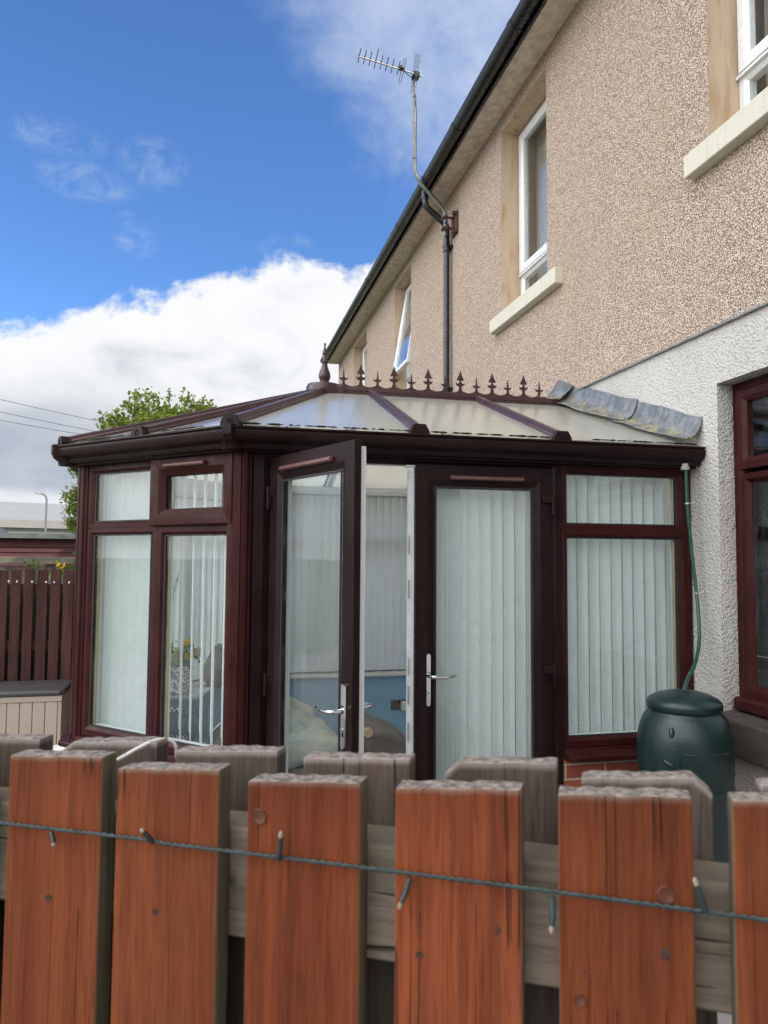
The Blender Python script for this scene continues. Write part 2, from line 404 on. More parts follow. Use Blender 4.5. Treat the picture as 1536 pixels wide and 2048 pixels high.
def brick():
    m, N = mat('red_brick')
    sp = N.add('ShaderNodeSeparateXYZ', ins={0: N.co})
    nn = N.add('ShaderNodeSeparateXYZ', ins={0: N.add('ShaderNodeNewGeometry').outputs['True Normal']})
    uu = N.math('SUBTRACT', N.math('MULTIPLY', sp.outputs[1], nn.outputs[0]), N.math('MULTIPLY', sp.outputs[0], nn.outputs[1]))
    cb = N.add('ShaderNodeCombineXYZ', ins={0: uu, 1: sp.outputs[2]})
    b = N.add('ShaderNodeTexBrick', ins={'Vector': cb.outputs[0], 'Color1': (.33,.085,.045,1), 'Color2': (.24,.06,.04,1), 'Mortar': (.36,.33,.29,1), 'Scale': 1.0})
    b.inputs['Brick Width'].default_value = .225; b.inputs['Row Height'].default_value = .075; b.inputs['Mortar Size'].default_value = .005
    setp(N, N.mix(N.ramp(N.noise(N.co, 30, 5), .4, .7, 0, .35), b.outputs[0], (.16,.06,.05)), .85, 0, .2)
    bump(N, N.math('SUBTRACT', 1.0, b.outputs[1]), .004)
    return m
MT['brick'] = brick()
def wood(name, base, dark, grey, topz=None, cracks=.5, grain=1.0, xdir=False, moss=0.0):
    "stained or bare board; each object gets its own offset; grey weathering at the sawn top"
    m, N = mat(name)
    rnd = N.add('ShaderNodeObjectInfo').outputs['Random']
    off = N.add('ShaderNodeVectorMath', operation='ADD', ins={0: N.co})
    cb = N.add('ShaderNodeCombineXYZ', ins={0: N.math('MULTIPLY', rnd, 37.0), 1: N.math('MULTIPLY', rnd, 91.0), 2: N.math('MULTIPLY', rnd, 53.0)})
    N.l.new(cb.outputs[0], off.inputs[1]); v = off.outputs[0]
    sc = (1.0, 1.0, .055) if not xdir else (.055, .055, 1.0)
    wv = N.scale(v, sc)
    g1 = N.noise(wv, 55*grain, 6, .62, 1.2); g2 = N.noise(wv, 160*grain, 4, .6, .4); g3 = N.noise(wv, 16*grain, 4, .5, .8)
    c = N.mix(N.ramp(g1, .32, .70), base, dark)
    c = N.mix(N.ramp(g3, .38, .68, 0, .45), c, tuple(min(1, x*1.45) for x in base))
    c = N.mix(N.ramp(g2, .48, .72, 0, .45), c, tuple(x*.45 for x in dark))
    cr = N.math('ABSOLUTE', N.math('SUBTRACT', N.noise(N.scale(v, (1,1,.010) if not xdir else (.010,.010,1)), 20*grain, 2, .4, .1), .5))
    crack = N.math('MULTIPLY', N.ramp(cr, .0065, .001), N.ramp(N.noise(v, 9, 2), .46, .56, 0, cracks))
    c = N.mix(crack, c, (.012,.008,.006))
    fade = N.noise(N.scale(v, (1,1,.22) if not xdir else (.22,.22,1)), 7, 5, .65)
    c = N.mix(N.ramp(fade, .40, .70, 0, .5), c, tuple(x*.55 for x in base)); c = N.mix(N.ramp(fade, .42, .26, 0, .35), c, tuple(min(1, x*1.35+.01) for x in base))
    # knots
    kv = N.add('ShaderNodeTexVoronoi', ins={'Vector': N.scale(v, (1,1,.55) if not xdir else (.55,.55,1)), 'Scale': 11.0})
    kid = N.add('ShaderNodeSeparateColor', ins={0: kv.outputs['Color']})
    knot = N.math('MULTIPLY', N.ramp(kv.outputs['Distance'], .085, .03), N.ramp(kid.outputs[0], .62, .66, 0, .75))
    c = N.mix(knot, c, tuple(x*.28 for x in dark))
    wear = N.ramp(N.noise(N.scale(v, (1,1,.25)), 26, 7, .72), .66, .74, 0, .35)
    c = N.mix(wear, c, grey)
    if moss:
        c = N.mix(N.math('MULTIPLY', N.ramp(N.noise(v, 14, 6, .7), .42, .68), moss), c, (.10,.105,.05))
    if topz is not None:
        z = N.add('ShaderNodeAttribute', attribute_name='dtop').outputs['Fac']
        zz = N.math('ADD', z, N.math('MULTIPLY', N.math('SUBTRACT', N.noise(wv, 40, 3), .5), .0035))
        c = N.mix(N.ramp(zz, topz-.0045, topz+.0015), c, grey)
        c = N.mix(N.ramp(zz, topz-.05, topz-.004, 0, .25), c, tuple(x*.7 for x in dark))
    vb = N.ramp(rnd,0,1,.82,1.12,False); vg = N.math('MULTIPLY', vb, N.ramp(N.math('FRACT', N.math('MULTIPLY', rnd, 7.3)),0,1,.94,1.05,False))
    c = N.mix(1.0, c, N.add('ShaderNodeCombineColor', ins={0: vb, 1: vg, 2: vg}).outputs[0], 'MULTIPLY')
    setp(N, c, .7, 0, .14)
    h = N.math('ADD', N.math('MULTIPLY', g2, .5), N.math('ADD', N.math('MULTIPLY', g1, .6), N.math('MULTIPLY', crack, -2.5)))
    bump(N, h, .0022)
    return m
GREY = (.34,.30,.28)
MT['stain'] = wood('orange_stained_board', (.315,.085,.032), (.215,.050,.020), (.34,.27,.23), cracks=.9)
MT['bare'] = wood('weathered_bare_board', (.20,.16,.145), (.115,.085,.075), (.36,.32,.30), cracks=.5, moss=.25)
MT['endgrain'] = plain('weathered_end_grain', (.185,.155,.135), .85, var=.65, scale=160, bmp=.0012, bscale=260)
MT['sidewood'] = wood('unstained_board_side', (.15,.125,.085), (.085,.07,.05), (.2,.18,.14), cracks=.2, moss=.3)
MT['rail'] = wood('weathered_rail', (.21,.18,.145), (.12,.10,.08), (.40,.37,.33), cracks=.7, xdir=True, moss=.35)
MT['fence_brown'] = wood('dark_brown_fence_stain', (.080,.034,.030), (.045,.022,.020), (.15,.09,.08), cracks=.7, grain=.8)
MT['gap_shade'] = plain('painted_gap_shade', (.02,.012,.011), .9)  # near-black colour standing in for shade between the far fence boards
def ground_mat():
    m, N = mat('paving')
    b = N.add('ShaderNodeTexBrick', ins={'Vector': N.co, 'Color1': (.26,.25,.235,1), 'Color2': (.22,.21,.20,1), 'Mortar': (.10,.095,.085,1), 'Scale': 1.0})
    b.inputs['Brick Width'].default_value = .6; b.inputs['Row Height'].default_value = .6; b.inputs['Mortar Size'].default_value = .006
    c = N.mix(N.ramp(N.noise(N.co, 3, 6, .65), .35, .7, 0, .4), b.outputs[0], (.14,.14,.12))
    setp(N, c, .9, 0, .2); bump(N, N.noise(N.co, 60, 4), .003); return m
MT['paving'] = ground_mat()
MT['grass'] = plain('far_grass', (.10,.12,.06), .9, var=.4, scale=2)

# ------------------------------------------------------------------ ground
m = MB(); m.face(((-900,-300,-.03),(900,-300,-.03),(900,1500,-.03),(-900,1500,-.03)))
struct(m.build('ground', MT['grass']))
m = MB(); m.box(-9, 9, -6, 9, -.2, 0)
struct(m.build('paving', MT['paving']))

# ------------------------------------------------------------------ house (terrace) with its back wall facing -X
XW, XU = 2.566, 2.55            # lower and upper wall faces
ZB = 2.882                      # pebbledash starts here
Y0, Y1 = -14.0, 15.25
house = thing('terraced_house', (5.5, 1.0, 0), 'two storey house with pebbledash above white roughcast and long black gutter', 'house')
UPW = [(2.25, 3.345), (5.315, 6.262), (9.45, 10.36), (12.37, 13.55)]     # upper windows, Y ranges
ZS, ZH = 3.862, 5.61
def wall_sheet(x, ys, zs, holes, thick):
    "front face subdivided round the openings, plus returns"
    m = MB()
    for a, b in zip(ys[:-1], ys[1:]):
        for c, d in zip(zs[:-1], zs[1:]):
            if any(h[0]-1e-4 <= a and b <= h[1]+1e-4 and h[2]-1e-4 <= c and d <= h[3]+1e-4 for h in holes): continue
            m.face(((x,a,c),(x,b,c),(x,b,d),(x,a,d)))
    return m
ys = sorted([Y0, Y1] + [v for w in UPW for v in w])
holes = [(a, b, ZS, ZH) for a, b in UPW]
m = wall_sheet(XU, ys, [ZB, ZS, ZH, 5.80], holes, .3)
m.box(XU+.32, XU+.34, Y0, Y1, ZB, 5.8)                       # inner leaf closes the wall from behind except at the windows
m2 = MB()
m = wall_sheet(XU, ys, [ZB, ZS, ZH, 5.80], holes, .3)
m.face(((XU,Y0,ZB),(XU,Y1,ZB),(XW+.05,Y1,ZB),(XW+.05,Y0,ZB)))
m.face(((XU,Y1,ZB),(9.5,Y1,ZB),(9.5,Y1,5.8),(XU,Y1,5.8))); m.face(((XU,Y0,ZB),(9.5,Y0,ZB),(9.5,Y0,5.8),(XU,Y0,5.8)))
m.face(((XU,Y1,5.8),(9.5,Y1,5.8),(6.0,Y1,8.7))); m.face(((XU,Y0,5.8),(9.5,Y0,5.8),(6.0,Y0,8.7)))
m.face(((9.5,Y0,-.02),(9.5,Y1,-.02),(9.5,Y1,5.8),(9.5,Y0,5.8)))
m.build('upper_wall', MT['pebble'], house)
GW = (1.7, 3.352, .84, 2.578)                                # ground floor window opening
m = wall_sheet(XW, [Y0, GW[0], GW[1], Y1], [-.02, GW[2], GW[3], ZB], [GW], .3)
x2 = XW+.13
m.face(((XW,GW[1],GW[2]),(XW,GW[1],GW[3]),(x2,GW[1]+.008,GW[3]),(x2,GW[1]+.008,GW[2])))
m.face(((XW,GW[0],GW[2]),(XW,GW[0],GW[3]),(x2,GW[0],GW[3]),(x2,GW[0],GW[2])))
m.face(((XW,GW[0],GW[3]),(XW,GW[1],GW[3]),(x2,GW[1],GW[3]),(x2,GW[0],GW[3])))
m.face(((XW,Y1,-.02),(9.5,Y1,-.02),(9.5,Y1,ZB),(XW,Y1,ZB))); m.face(((XW,Y0,-.02),(9.5,Y0,-.02),(9.5,Y0,ZB),(XW,Y0,ZB)))
m.build('lower_wall', MT['render'], house)
m = MB(); m.prism([(XU-.006,ZB-.012),(XU+.004,ZB-.012),(XU+.03,ZB-.004),(XU+.03,ZB-.001),(XU-.006,ZB-.001)], 'y', Y0, Y1)
m.build('bell_bead', plain('galvanised_bead', (.20,.20,.19), .5, var=.3), house)
m = MB(); m.box(2.318, XU+.05, Y0, Y1+.1, 5.755, 5.785)
m.build('soffit', plain('soffit_paint', (.60,.51,.42), .75, var=.2, scale=14, bmp=.003, bscale=90), house)
m = MB(); m.box(2.292, 2.318, Y0, Y1+.1, 5.735, 5.90)
m.build('fascia', MT['gutter_black'], house)
m = MB()
m.loft([[(2.22,y,5.885),(6.0,y,8.80),(9.78,y,5.885),(9.78,y,5.83),(6.0,y,8.74),(2.22,y,5.83)] for y in (Y0-.1, Y1+.12)])
m.build('roof', MT['slate'], house)
# gutter: half round trough, with union clips
def trough(xc, zc, r, y0, y1, n=12):
    m = MB()
    o = [(xc + r*cos(pi+pi*k/n), zc + r*1.05*sin(pi+pi*k/n)) for k in range(n+1)]
    i = [(xc + (r-.005)*cos(2*pi-pi*k/n), zc + (r-.005)*1.05*sin(2*pi-pi*k/n)) for k in range(n+1)]
    o = [(xc-r-.004, zc+.006), (xc-r-.004, zc-.006)] + o[1:]
    m.prism(o+i, 'y', y0, y1); return m
gut = trough(2.228, 5.800, .064, Y0, Y1+.06).build('gutter', MT['gutter_black'], house, smooth=35)
for y in (3.2, 5.15, 6.55, 8.75, 10.6, 12.5, 14.3, 1.2):
    m = trough(2.228, 5.801, .0685, y-.035, y+.035); m.build('union_clip', MT['gutter_black'], gut, smooth=35)
m = MB(); m.prism([(2.228+.065*cos(pi+pi*k/10), 5.8+.068*sin(pi+pi*k/10)) for k in range(11)], 'y', Y1+.06, Y1+.068)
m.build('stop_end', MT['gutter_black'], gut)
# downpipe with swan neck
YD = 7.72
dp = MB()
pts = [(2.238,YD,5.755),(2.238,YD,5.63),(2.245,YD,5.585),(2.262,YD,5.555)] + [(2.28+.19*t,YD,5.535-.15*t) for t in (0,.25,.5,.75,1)] + [(2.484,YD,5.365),(2.492,YD,5.33)] + [(2.492,YD,z) for z in (5.2,4,3,1,.0)]
dp.tube(pts, .034, 14)
pipe = dp.build('downpipe', MT['gutter_black'], house, smooth=40)
m = MB()
for z0, z1, r in ((5.64,5.70,.041),(5.70,5.715,.045)): m.lathe([(r,z0),(r,z1)], (2.238,YD,0), 16)
m.build('outlet', MT['gutter_black'], pipe, smooth=40)
for z in (3.52, 5.12):
    m = MB(); m.lathe([(.038,z-.06),(.041,z-.055),(.041,z-.03),(.037,z-.027),(.037,z-.012),(.042,z-.008),(.042,z+.012),(.038,z+.018),(.038,z+.05)], (2.492,YD,0), 16)
    m.box(2.50, 2.56, YD-.012, YD+.012, z-.02, z+.01); m.box(2.52, 2.556, YD-.06, YD+.06, z-.02, z+.01)
    m.build('pipe_collar', MT['gutter_black'], pipe, smooth=40)

def upper_window(y0, y1, openness=0.0):
    XF = XU+.185
    w = MB(); zt = ZH
    # reveal lining: cream paint on the two sides and the head
    w.face(((XU,y1,ZS),(XU,y1,zt),(XF+.03,y1,zt),(XF+.03,y1,ZS))); w.face(((XU,y0,ZS),(XU,y0,zt),(XF+.03,y0,zt),(XF+.03,y0,ZS)))
    w.face(((XU,y0,zt),(XU,y1,zt),(XF+.03,y1,zt),(XF+.03,y0,zt)))
    # a narrow painted band round the opening, 3 mm proud
    win = w.build('window', MT['reveal'], house)
    s = MB(); s.box(2.482, XF+.02, y0-.265, y1+.135, 3.737, ZS); s.build('sill', MT['sill'], win, bevel=.006)
    Mx = Matrix(((0,1,0,XF),(1,0,0,0),(0,0,1,0),(0,0,0,1)))       # (s, inward, z) -> world
    zt1 = 4.30                                                   # transom between top-hung casement and fixed light
    f = MB(Mx)
    f.ring(y0+.004, y1-.004, zt1-.03, zt-.004, (.055,.055,.04,.055), .06, 0)
    f.ring(y0+.004, y1-.004, ZS+.001, zt1-.03, (.062,.062,.06,.055), .06, 0)
    f.box(y0+.004, y1-.004, -.02, .002, zt1-.055, zt1-.04)
    f.build('frame', MT['white_upvc'], win)
    c = MB(Mx @ Matrix.Translation((0,0,zt-.02)) @ Matrix.Rotation(openness, 4, 'X') @ Matrix.Translation((0,0,-(zt-.02))))
    c.ring(y0+.03, y1-.03, zt1-.035, zt-.03, (.075,.075,.08,.075), .028, -.024)
    c.build('casement', MT['white_upvc'], win)
    p = MB(c.M); p.box(y0+.09, y1-.09, .0, .02, zt1+.035, zt-.095); p.build('pane', MT['glass'], win)
    p = MB(Mx); p.box(y0+.06, y1-.06, .015, .035, ZS+.055, zt1-.08); p.build('fixed_pane', MT['glass'], win)
    q = MB()
    N_ = 46
    pts = [(XF+.16+.012*sin(k*1.3), y0+.02+(y1-y0-.04)*k/N_) for k in range(N_+1)]
    for a, b in zip(pts[:-1], pts[1:]): q.face(((a[0],a[1],ZS+.02),(b[0],b[1],ZS+.02),(b[0],b[1],zt),(a[0],a[1],zt)))
    q.build('curtain', MT['curtain'], win, smooth=60)
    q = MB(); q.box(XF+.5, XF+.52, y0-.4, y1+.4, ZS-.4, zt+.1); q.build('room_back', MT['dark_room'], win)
for k, (a, b) in enumerate(UPW): upper_window(a, b, R(-9) if k == 2 else 0)

# ground floor window at the right edge
def ground_window():
    y0, y1, z0, z1 = GW
    XF = XW+.095
    Mx = Matrix(((0,1,0,XF),(1,0,0,0),(0,0,1,0),(0,0,0,1)))
    f = MB(Mx)
    f.ring(y0, y1+.003, .93, z1-.002, (.06,.06,.03,.06), .06, 0)
    win = f.build('window', MT['rose'], house)
    c = MB(Mx); c.ring(y0+.6, y1-.048, 2.12, z1-.05, (.06,.062,.06,.06), .03, -.02); c.build('top_casement', MT['rose'], win)
    c = MB(Mx); c.ring(y0+.6, y1-.05, .96, 2.10, (.06,.05,.07,.05), .03, -.006, .02, .022); c.build('lower_light', MT['rose'], win)
    p = MB(Mx); p.box(y0+.65, y1-.10, .012, .03, 2.17, z1-.10); p.build('pane', MT['glass'], win)
    p = MB(Mx); p.box(y0+.65, y1-.095, .02, .04, 1.0, 2.06); p.build('pane', MT['glass'], win)
    s = MB(); s.prism([(2.60,.905),(2.60,.955),(2.612,.965),(2.70,.972),(2.70,.905)], 'y', y0, y1-.03); s.build('plastic_sill', MT['rose'], win, bevel=.004)
    s = MB(); s.prism([(2.50,.70),(2.50,.868),(2.51,.876),(2.70,.905),(2.70,.70)], 'y', y0-.1, y1+.03)
    s.build('stone_sill', plain('dark_brown_masonry_paint', (.047,.036,.033), .75, var=.25, scale=14, bmp=.004, bscale=40), win, bevel=.008)
    q = MB()
    pts = [(XF+.14+.02*sin(k*1.1)+.008*sin(k*2.7), y1-.16-.03*k) for k in range(40)]
    for a, b in zip(pts[:-1], pts[1:]): q.face(((a[0],a[1],.95),(b[0],b[1],.95),(b[0],b[1],z1),(a[0],a[1],z1)))
    q.build('curtain', MT['net'], win, smooth=60)
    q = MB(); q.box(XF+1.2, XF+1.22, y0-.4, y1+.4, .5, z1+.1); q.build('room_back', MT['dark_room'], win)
ground_window()

# ------------------------------------------------------------------ television aerial
def aerial():
    t = thing('tv_aerial', (2.47, 7.62, 5.3), 'grey television aerial with nine rods on a cranked pole above the gutter', 'aerial')
    Y = 7.60; XP = 2.08
    m = MB()
    def bez(a, b, c, n=7): return [tuple((1-u)**2*a[i]+2*u*(1-u)*b[i]+u*u*c[i] for i in range(3)) for u in [k/n for k in range(n+1)]]
    p = [(2.435,Y,5.19),(2.435,Y,5.38)] + bez((2.435,Y,5.43),(2.43,Y,5.47),(2.40,Y,5.50),4) + bez((2.20,Y,5.70),(XP,Y,5.80),(XP,Y,5.96)) + [(XP,Y,6.3),(XP,Y,6.97)]
    m.tube(p, .0185, 12); mast = m.build('mast', MT['dull'], t, smooth=50)
    m = MB()
    for z in (5.39, 5.27): m.box(2.40, 2.55, Y-.035, Y-.015, z-.012, z+.012); m.box(2.40,2.42,Y-.04,Y+.04,z-.014,z+.014)
    m.box(2.53, 2.549, Y-.12, Y+.06, 5.20, 5.44); m.box(2.49,2.545,Y-.11,Y-.07,5.40,5.435); m.box(2.49,2.545,Y-.11,Y-.07,5.20,5.235)
    m.build('wall_bracket', MT['rust'], t, bevel=.003)
    for z, rr in ((5.24,.022),(5.33,.022),(6.02,.021),(6.72,.021)):
        m = MB(); m.lathe([(rr,z-.006),(rr,z+.006)], (XP if z > 5.9 else 2.435,Y,0), 12); m.build('cable_tie', MT['black_plastic'], mast)
    # boom points left, a little away from the camera
    d = Vector((-.95, -.30, -.075)).normalized(); c = Vector((XP+.03, Y-.035, 6.955)); L = .745
    s = Vector((.34, -.94, 0)); s = (s - d*s.dot(d)).normalized()      # rods lie across the boom
    upv = d.cross(s).normalized()
    if upv.z < 0: upv = -upv
    m = MB(); m.tube([c - d*.06, c + d*L], .0085, 4); boom = m.build('boom', MT['dull'], t)
    for k in range(8):
        q = c + d*(.255 + (L-.262)*(k/7.0)**.95); hl = .075 if k != 4 else .085
        e = (s*.60 + upv*.80).normalized()
        m = MB(); m.tube([q - e*hl*.8, q + e*hl*(1.0 if k != 4 else 1.4)], .0048, 6); m.tube([q+upv*.006, q+upv*.016], .011, 8)
        m.build('rod', MT['black_plastic'], boom)
    q = c + d*.215; e = (s*.60 + upv*.80).normalized()
    m = MB(); m.tube([q+upv*.004, q+upv*.035], [.034,.030], 12); m.build('junction_box', MT['black_plastic'], boom, smooth=40)
    m = MB()
    loop = [q + e*a - d*b for a, b in ((.10,0),(.115,.012),(.10,.028),(0,.030),(-.11,.030),(-.125,.014),(-.11,0),(0,0),(.10,0))]
    m.tube(loop, .0042, 6, caps=False); m.build('dipole', MT['dull'], boom)
    # mesh reflector in two wings
    m = MB(); q = c + d*.045
    for sg in (1, -1):
        a0 = q + e*.012*sg - d*.005; a1 = q + e*.185*sg - d*(.01)
        wv = (s*.80 - upv*.60).normalized()
        for u in (-.055, -.028, 0, .028, .055): m.tube([a0 + wv*u, a1 + wv*u + d*.03*sg], .0026, 5)
        for f in (0, .33, .66, 1.0):
            b = a0.lerp(a1, f) + d*.03*sg*f; m.tube([b - wv*.058, b + wv*.058], .0028, 5)
    m.build('reflector', MT['dull'], boom)
    m = MB(); m.box(XP-.03, XP+.045, Y-.06, Y+.028, 6.925, 6.975); m.box(XP-.02, XP+.035, Y-.05, Y+.03, 6.975, 6.99)
    m.build('clamp', MT['black_plastic'], t, bevel=.004)
    m = MB(); a = c + d*.2
    m.tube([a, a-d*.06-upv*.03, (XP-.02,Y-.02,6.91), (XP-.01,Y-.026,6.8), (XP+.012,Y-.024,6.68), (XP+.024,Y-.012,6.5), (XP+.018,Y-.016,6.3), (XP+.02,Y-.014,6.02), (XP+.03,Y-.022,5.9), (2.2,Y-.024,5.715), (2.39,Y-.024,5.525), (2.45,Y-.024,5.42), (2.462,Y-.02,5.2)], .0045, 6)
    m.build('aerial_cable', MT['black_plastic'], t, smooth=60)
aerial()

# ------------------------------------------------------------------ conservatory: regular octagon bay against the house
CX, CY, AP = 0.71, 5.0, 1.42
T8 = math.tan(pi/8)
def corner(ap): return [Vector((CX-ap*T8, CY-ap, 0)), Vector((CX-ap, CY-ap*T8, 0)), Vector((CX-ap, CY+ap*T8, 0)), Vector((CX-ap*T8, CY+ap, 0))]
PA, PB, PC, PD = corner(AP)
con = thing('conservatory', (1.0, 5.0, 0), 'rosewood framed conservatory with ridge spikes, finial and one door open', 'conservatory')
def facet(p, d):
    "frame (s along, y inward, z up) with the facet's outside face at y=0; outside is to the right of d"
    d = Vector(d).normalized(); n_in = Vector((-d.y, d.x, 0))
    return Matrix(((d.x, n_in.x, 0, p.x), (d.y, n_in.y, 0, p.y), (0, 0, 1, 0), (0, 0, 0, 1)))
F1 = facet(Vector((0, PA.y, 0)), (1,0,0))                 # doors side: s is world X
F2 = facet(PB, PA-PB); F3 = facet(PC, PB-PC); F4 = facet(PD, PC-PD)
F5 = facet(Vector((XW, PD.y, 0)), (-1,0,0))
LEN = (PA-PB).length
ROSE, BRN, WHT = MT['rose'], MT['brown'], MT['white_upvc']

# floor, dwarf walls (brick outside, blue inside), sills, skirting
m = MB(); q = corner(AP-.02)
m.face([(XW, q[0].y, .02), (XW, q[3].y, .02)] + [(v.x, v.y, .02) for v in q[::-1]])
m.build('floor', MT['floor_tile'], con)
SEG = [(F1, 1.792, XW-.002), (F2, .0, LEN), (F3, .0, LEN), (F4, .0, LEN), (F5, .0, XW-PD.x)]
for SG in (SEG[:1], SEG[1:]):
    m = MB()
    for F, a, b in SG:
        m.M = F; m.box(a, b, .0, .10, -.02, .64)
    m.build('dwarf_wall', MT['brick'], con)
for SG in (SEG[:1], SEG[1:]):
    m = MB()
    for F, a, b in SG:
        m.M = F; m.box(a + (0 if F is F1 else .085*T8*2), b, .102, .16, .0, .652)
    m.build('inner_wall', MT['blue_wall'], con)
m = MB()
for F, a, b in SEG[1:]:
    m.M = F; m.prism([(.162,.02),(.178,.02),(.178,.12),(.170,.135),(.162,.14)][::1], 'x', a+.1, b-.1)
m.M = None
m.build('skirting', MT['white_upvc'], con)
for F, a, b in SEG:
    m = MB(); m.M = F; m.prism([(.06,.653),(.20,.653),(.205,.66),(.205,.672),(.20,.678),(.06,.678)], 'x', a+(.06 if F is not F1 else 0), b-(.06 if F is not F1 else 0))
    m.build('inner_sill', MT['white_upvc'], con)
for F, a, b in SEG:
    m = MB(); m.M = F; ext = .05*T8 if F is not F1 else 0
    m.prism([(-.072,.628),(-.072,.650),(-.066,.656),(-.02,.668),(-.018,.682),(.06,.684),(.06,.628)], 'x', a-ext, b+ext if F is not F1 else b)
    m.build('outer_sill', ROSE, con, bevel=.002)
# sill end cap and its white weld line by the doors
# corner posts
for p, ang in ((PA, -67.5), (PB, -112.5-45), (PC, 180-22.5), (PD, 112.5)):
    a0 = R(ang); m = MB()
    out = Vector((p.x-CX, p.y-CY, 0)).normalized(); tn = Vector((-out.y, out.x, 0))
    prof = [(-.055,-.06),(-.062,-.03),(-.060,-.018),(-.052,-.012),(-.048,.000),(-.040,.006),(-.022,.010),(-.018,.016),(.018,.016),(.022,.010),(.040,.006),(.048,.000),(.052,-.012),(.060,-.018),(.062,-.03),(.055,-.06)]
    m.prism([tuple((Vector((p.x,p.y,0)) + tn*u + out*w).xy) for u, w in prof], 'z', .0 if p is PA else .66, 2.16)
    post = m.build('corner_post', ROSE, con, smooth=25)
    m = MB(); q = [tuple((Vector((p.x,p.y,0)) + tn*u + out*w).xy) for u, w in ((-.045,-.062),(-.045,-.14),(.045,-.14),(.045,-.062))]
    m.prism(q, 'z', .68, 2.16); m.build('post_lining', MT['white_upvc'], post)

def window(F, cells, name='window'):
    "cells: (s0,s1,z0,z1,(wl,wr,wb,wt), casement or None)"
    f = MB(F)
    for s0, s1, z0, z1, w, cs in cells: f.ring(s0, s1, z0, z1, w, .035, 0)
    o = f.build(name, ROSE, con, bevel=.0012, seg=1)
    g = MB(F)
    for s0, s1, z0, z1, w, cs in cells: g.ring(s0, s1, z0, z1, w, .068, .036, drop=-.0)
    g.build('inner_frame', WHT, o)
    for s0, s1, z0, z1, w, cs in cells:
        if cs:
            a, b, c, d, cw = cs
            h = MB(F); h.ring(a, b, c, d, cw, .03, -.024, .012, .016); h.build('casement', ROSE, o, bevel=.0012, seg=1)
            s0, s1, z0, z1, w = a, b, c, d, cw
        p = MB(F); p.box(s0+w[0]-.012, s1-w[1]+.012, .016, .034, z0+w[2]-.012, z1-w[3]+.012); p.build('pane', MT['glass'], o)
        k = MB(F); e = .0035
        x0, x1, y0, y1 = s0+w[0], s1-w[1], z0+w[2], z1-w[3]
        k.box(x0-.004, x0+e, .010, .016, y0, y1); k.box(x1-e, x1+.004, .010, .016, y0, y1); k.box(x0+e, x1-e, .010, .016, y0-.004, y0+e); k.box(x0+e, x1-e, .010, .016, y1-e, y1+.004)
        k.build('gasket', MT['gasket'], o)
        for q0 in (x0+e, x1-.011): k = MB(F); k.box(q0, q0+.0075, .0345, .046, y0, y1); k.build('spacer_bar', MT['spacer'], o)
    return o
# F2: the angled bay to the left of the doors
TR, BT, TP = 1.805, .684, 2.152
w2 = window(F2, [(.045,.63,TR,TP,(.073,.06,.038,.049),None), (.045,.63,BT,TR,(.073,.06,.060,.038),None),
            (.63,1.165,BT,TR,(.045,.028,.056,.045),None),
            (.63,1.165,TR,TP,(.03,.03,.03,.03),(.588,1.158,1.812,2.150,(.100,.082,.080,.087)))])
def vent(F, parent, s0, s1, z, y):
    v = MB(F); v.prism([(y,z-.010),(y-.016,z-.012),(y-.024,z-.006),(y-.024,z+.004),(y-.014,z+.011),(y,z+.012)], 'x', s0, s1)
    v.build('trickle_vent', plain('vent_cover', (.13,.06,.055), .4, var=.2) if 'vent_cover' not in bpy.data.materials else bpy.data.materials['vent_cover'], parent, bevel=.003)
vent(F2, w2, .705, .985, 2.113, -.024)
def gen_bay(F, length): return [(.045,length/2,TR,TP,(.073,.05,.038,.049),None), (.045,length/2,BT,TR,(.073,.05,.060,.038),None), (length/2,length-.045,BT,TR,(.05,.073,.060,.038),None), (length/2,length-.045,TR,TP,(.05,.073,.038,.049),None)]
window(F3, gen_bay(F3, LEN)); window(F4, gen_bay(F4, LEN))
L5 = XW-PD.x
for a, b in ((.01, L5/3), (L5/3, 2*L5/3), (2*L5/3, L5-.06)):
    window(F5, [(a,b,TR,TP,(.06,.06,.038,.049),None), (a,b,BT,TR,(.06,.06,.06,.038),None)])
# F1: side window next to the house
w1 = window(F1, [(1.795,2.560,TR,TP,(.026,.084,.038,.049),None), (1.795,2.560,BT,TR,(.026,.084,.056,.038),None)])
# door frame
DZ = 2.128
f = MB(F1)
f.ring(.192, 1.797, .0, 2.168, (.085,.072,.03,.045), .034, .004); dframe = f.build('door_frame', BRN, con, bevel=.0015, seg=1)
g = MB(F1); g.ring(.215, 1.797, .0, 2.168, (.065,.076,.03,.048), .068, .035); g.build('inner_frame', WHT, dframe)
def leaf(Mx, width, hinge_left, name, closed):
    f = MB(Mx); a = .108
    f.ring(0, width, .035, DZ, (a,a,.13,.118), .026, -.010, .02, .014)
    o = f.build('door', BRN, con, bevel=.0015, seg=1)
    g = MB(Mx); i = .012
    g.ring(i, width-i, .045, DZ-.022, (a-i-.016,a-i-.016,.11,.088), .058, .027, drop=0); g.build('inner_frame', WHT, o, bevel=.002)
    p = MB(Mx); p.box(a-.01, width-a+.01, .004, .024, .155, DZ-.108); p.build('pane', MT['glass'], o)
    k = MB(Mx); x0, x1, y0, y1 = a, width-a, .165, DZ-.118; e = .004
    k.box(x0-.004,x0+e,-.002,.004,y0,y1); k.box(x1-e,x1+.004,-.002,.004,y0,y1); k.box(x0+e,x1-e,-.002,.004,y0-.004,y0+e); k.box(x0+e,x1-e,-.002,.004,y1-e,y1+.004)
    k.build('gasket', MT['gasket'], o)
    return o
WL = .7458
M2 = F1 @ Matrix.Translation((.992, -.002, 0))
d2 = leaf(M2, .738, False, 'door', True); d2['label'] = 'closed right hand door with a drawn blind behind its glass'
HX, HY = .282, PA.y-.012
THETA = R(67)
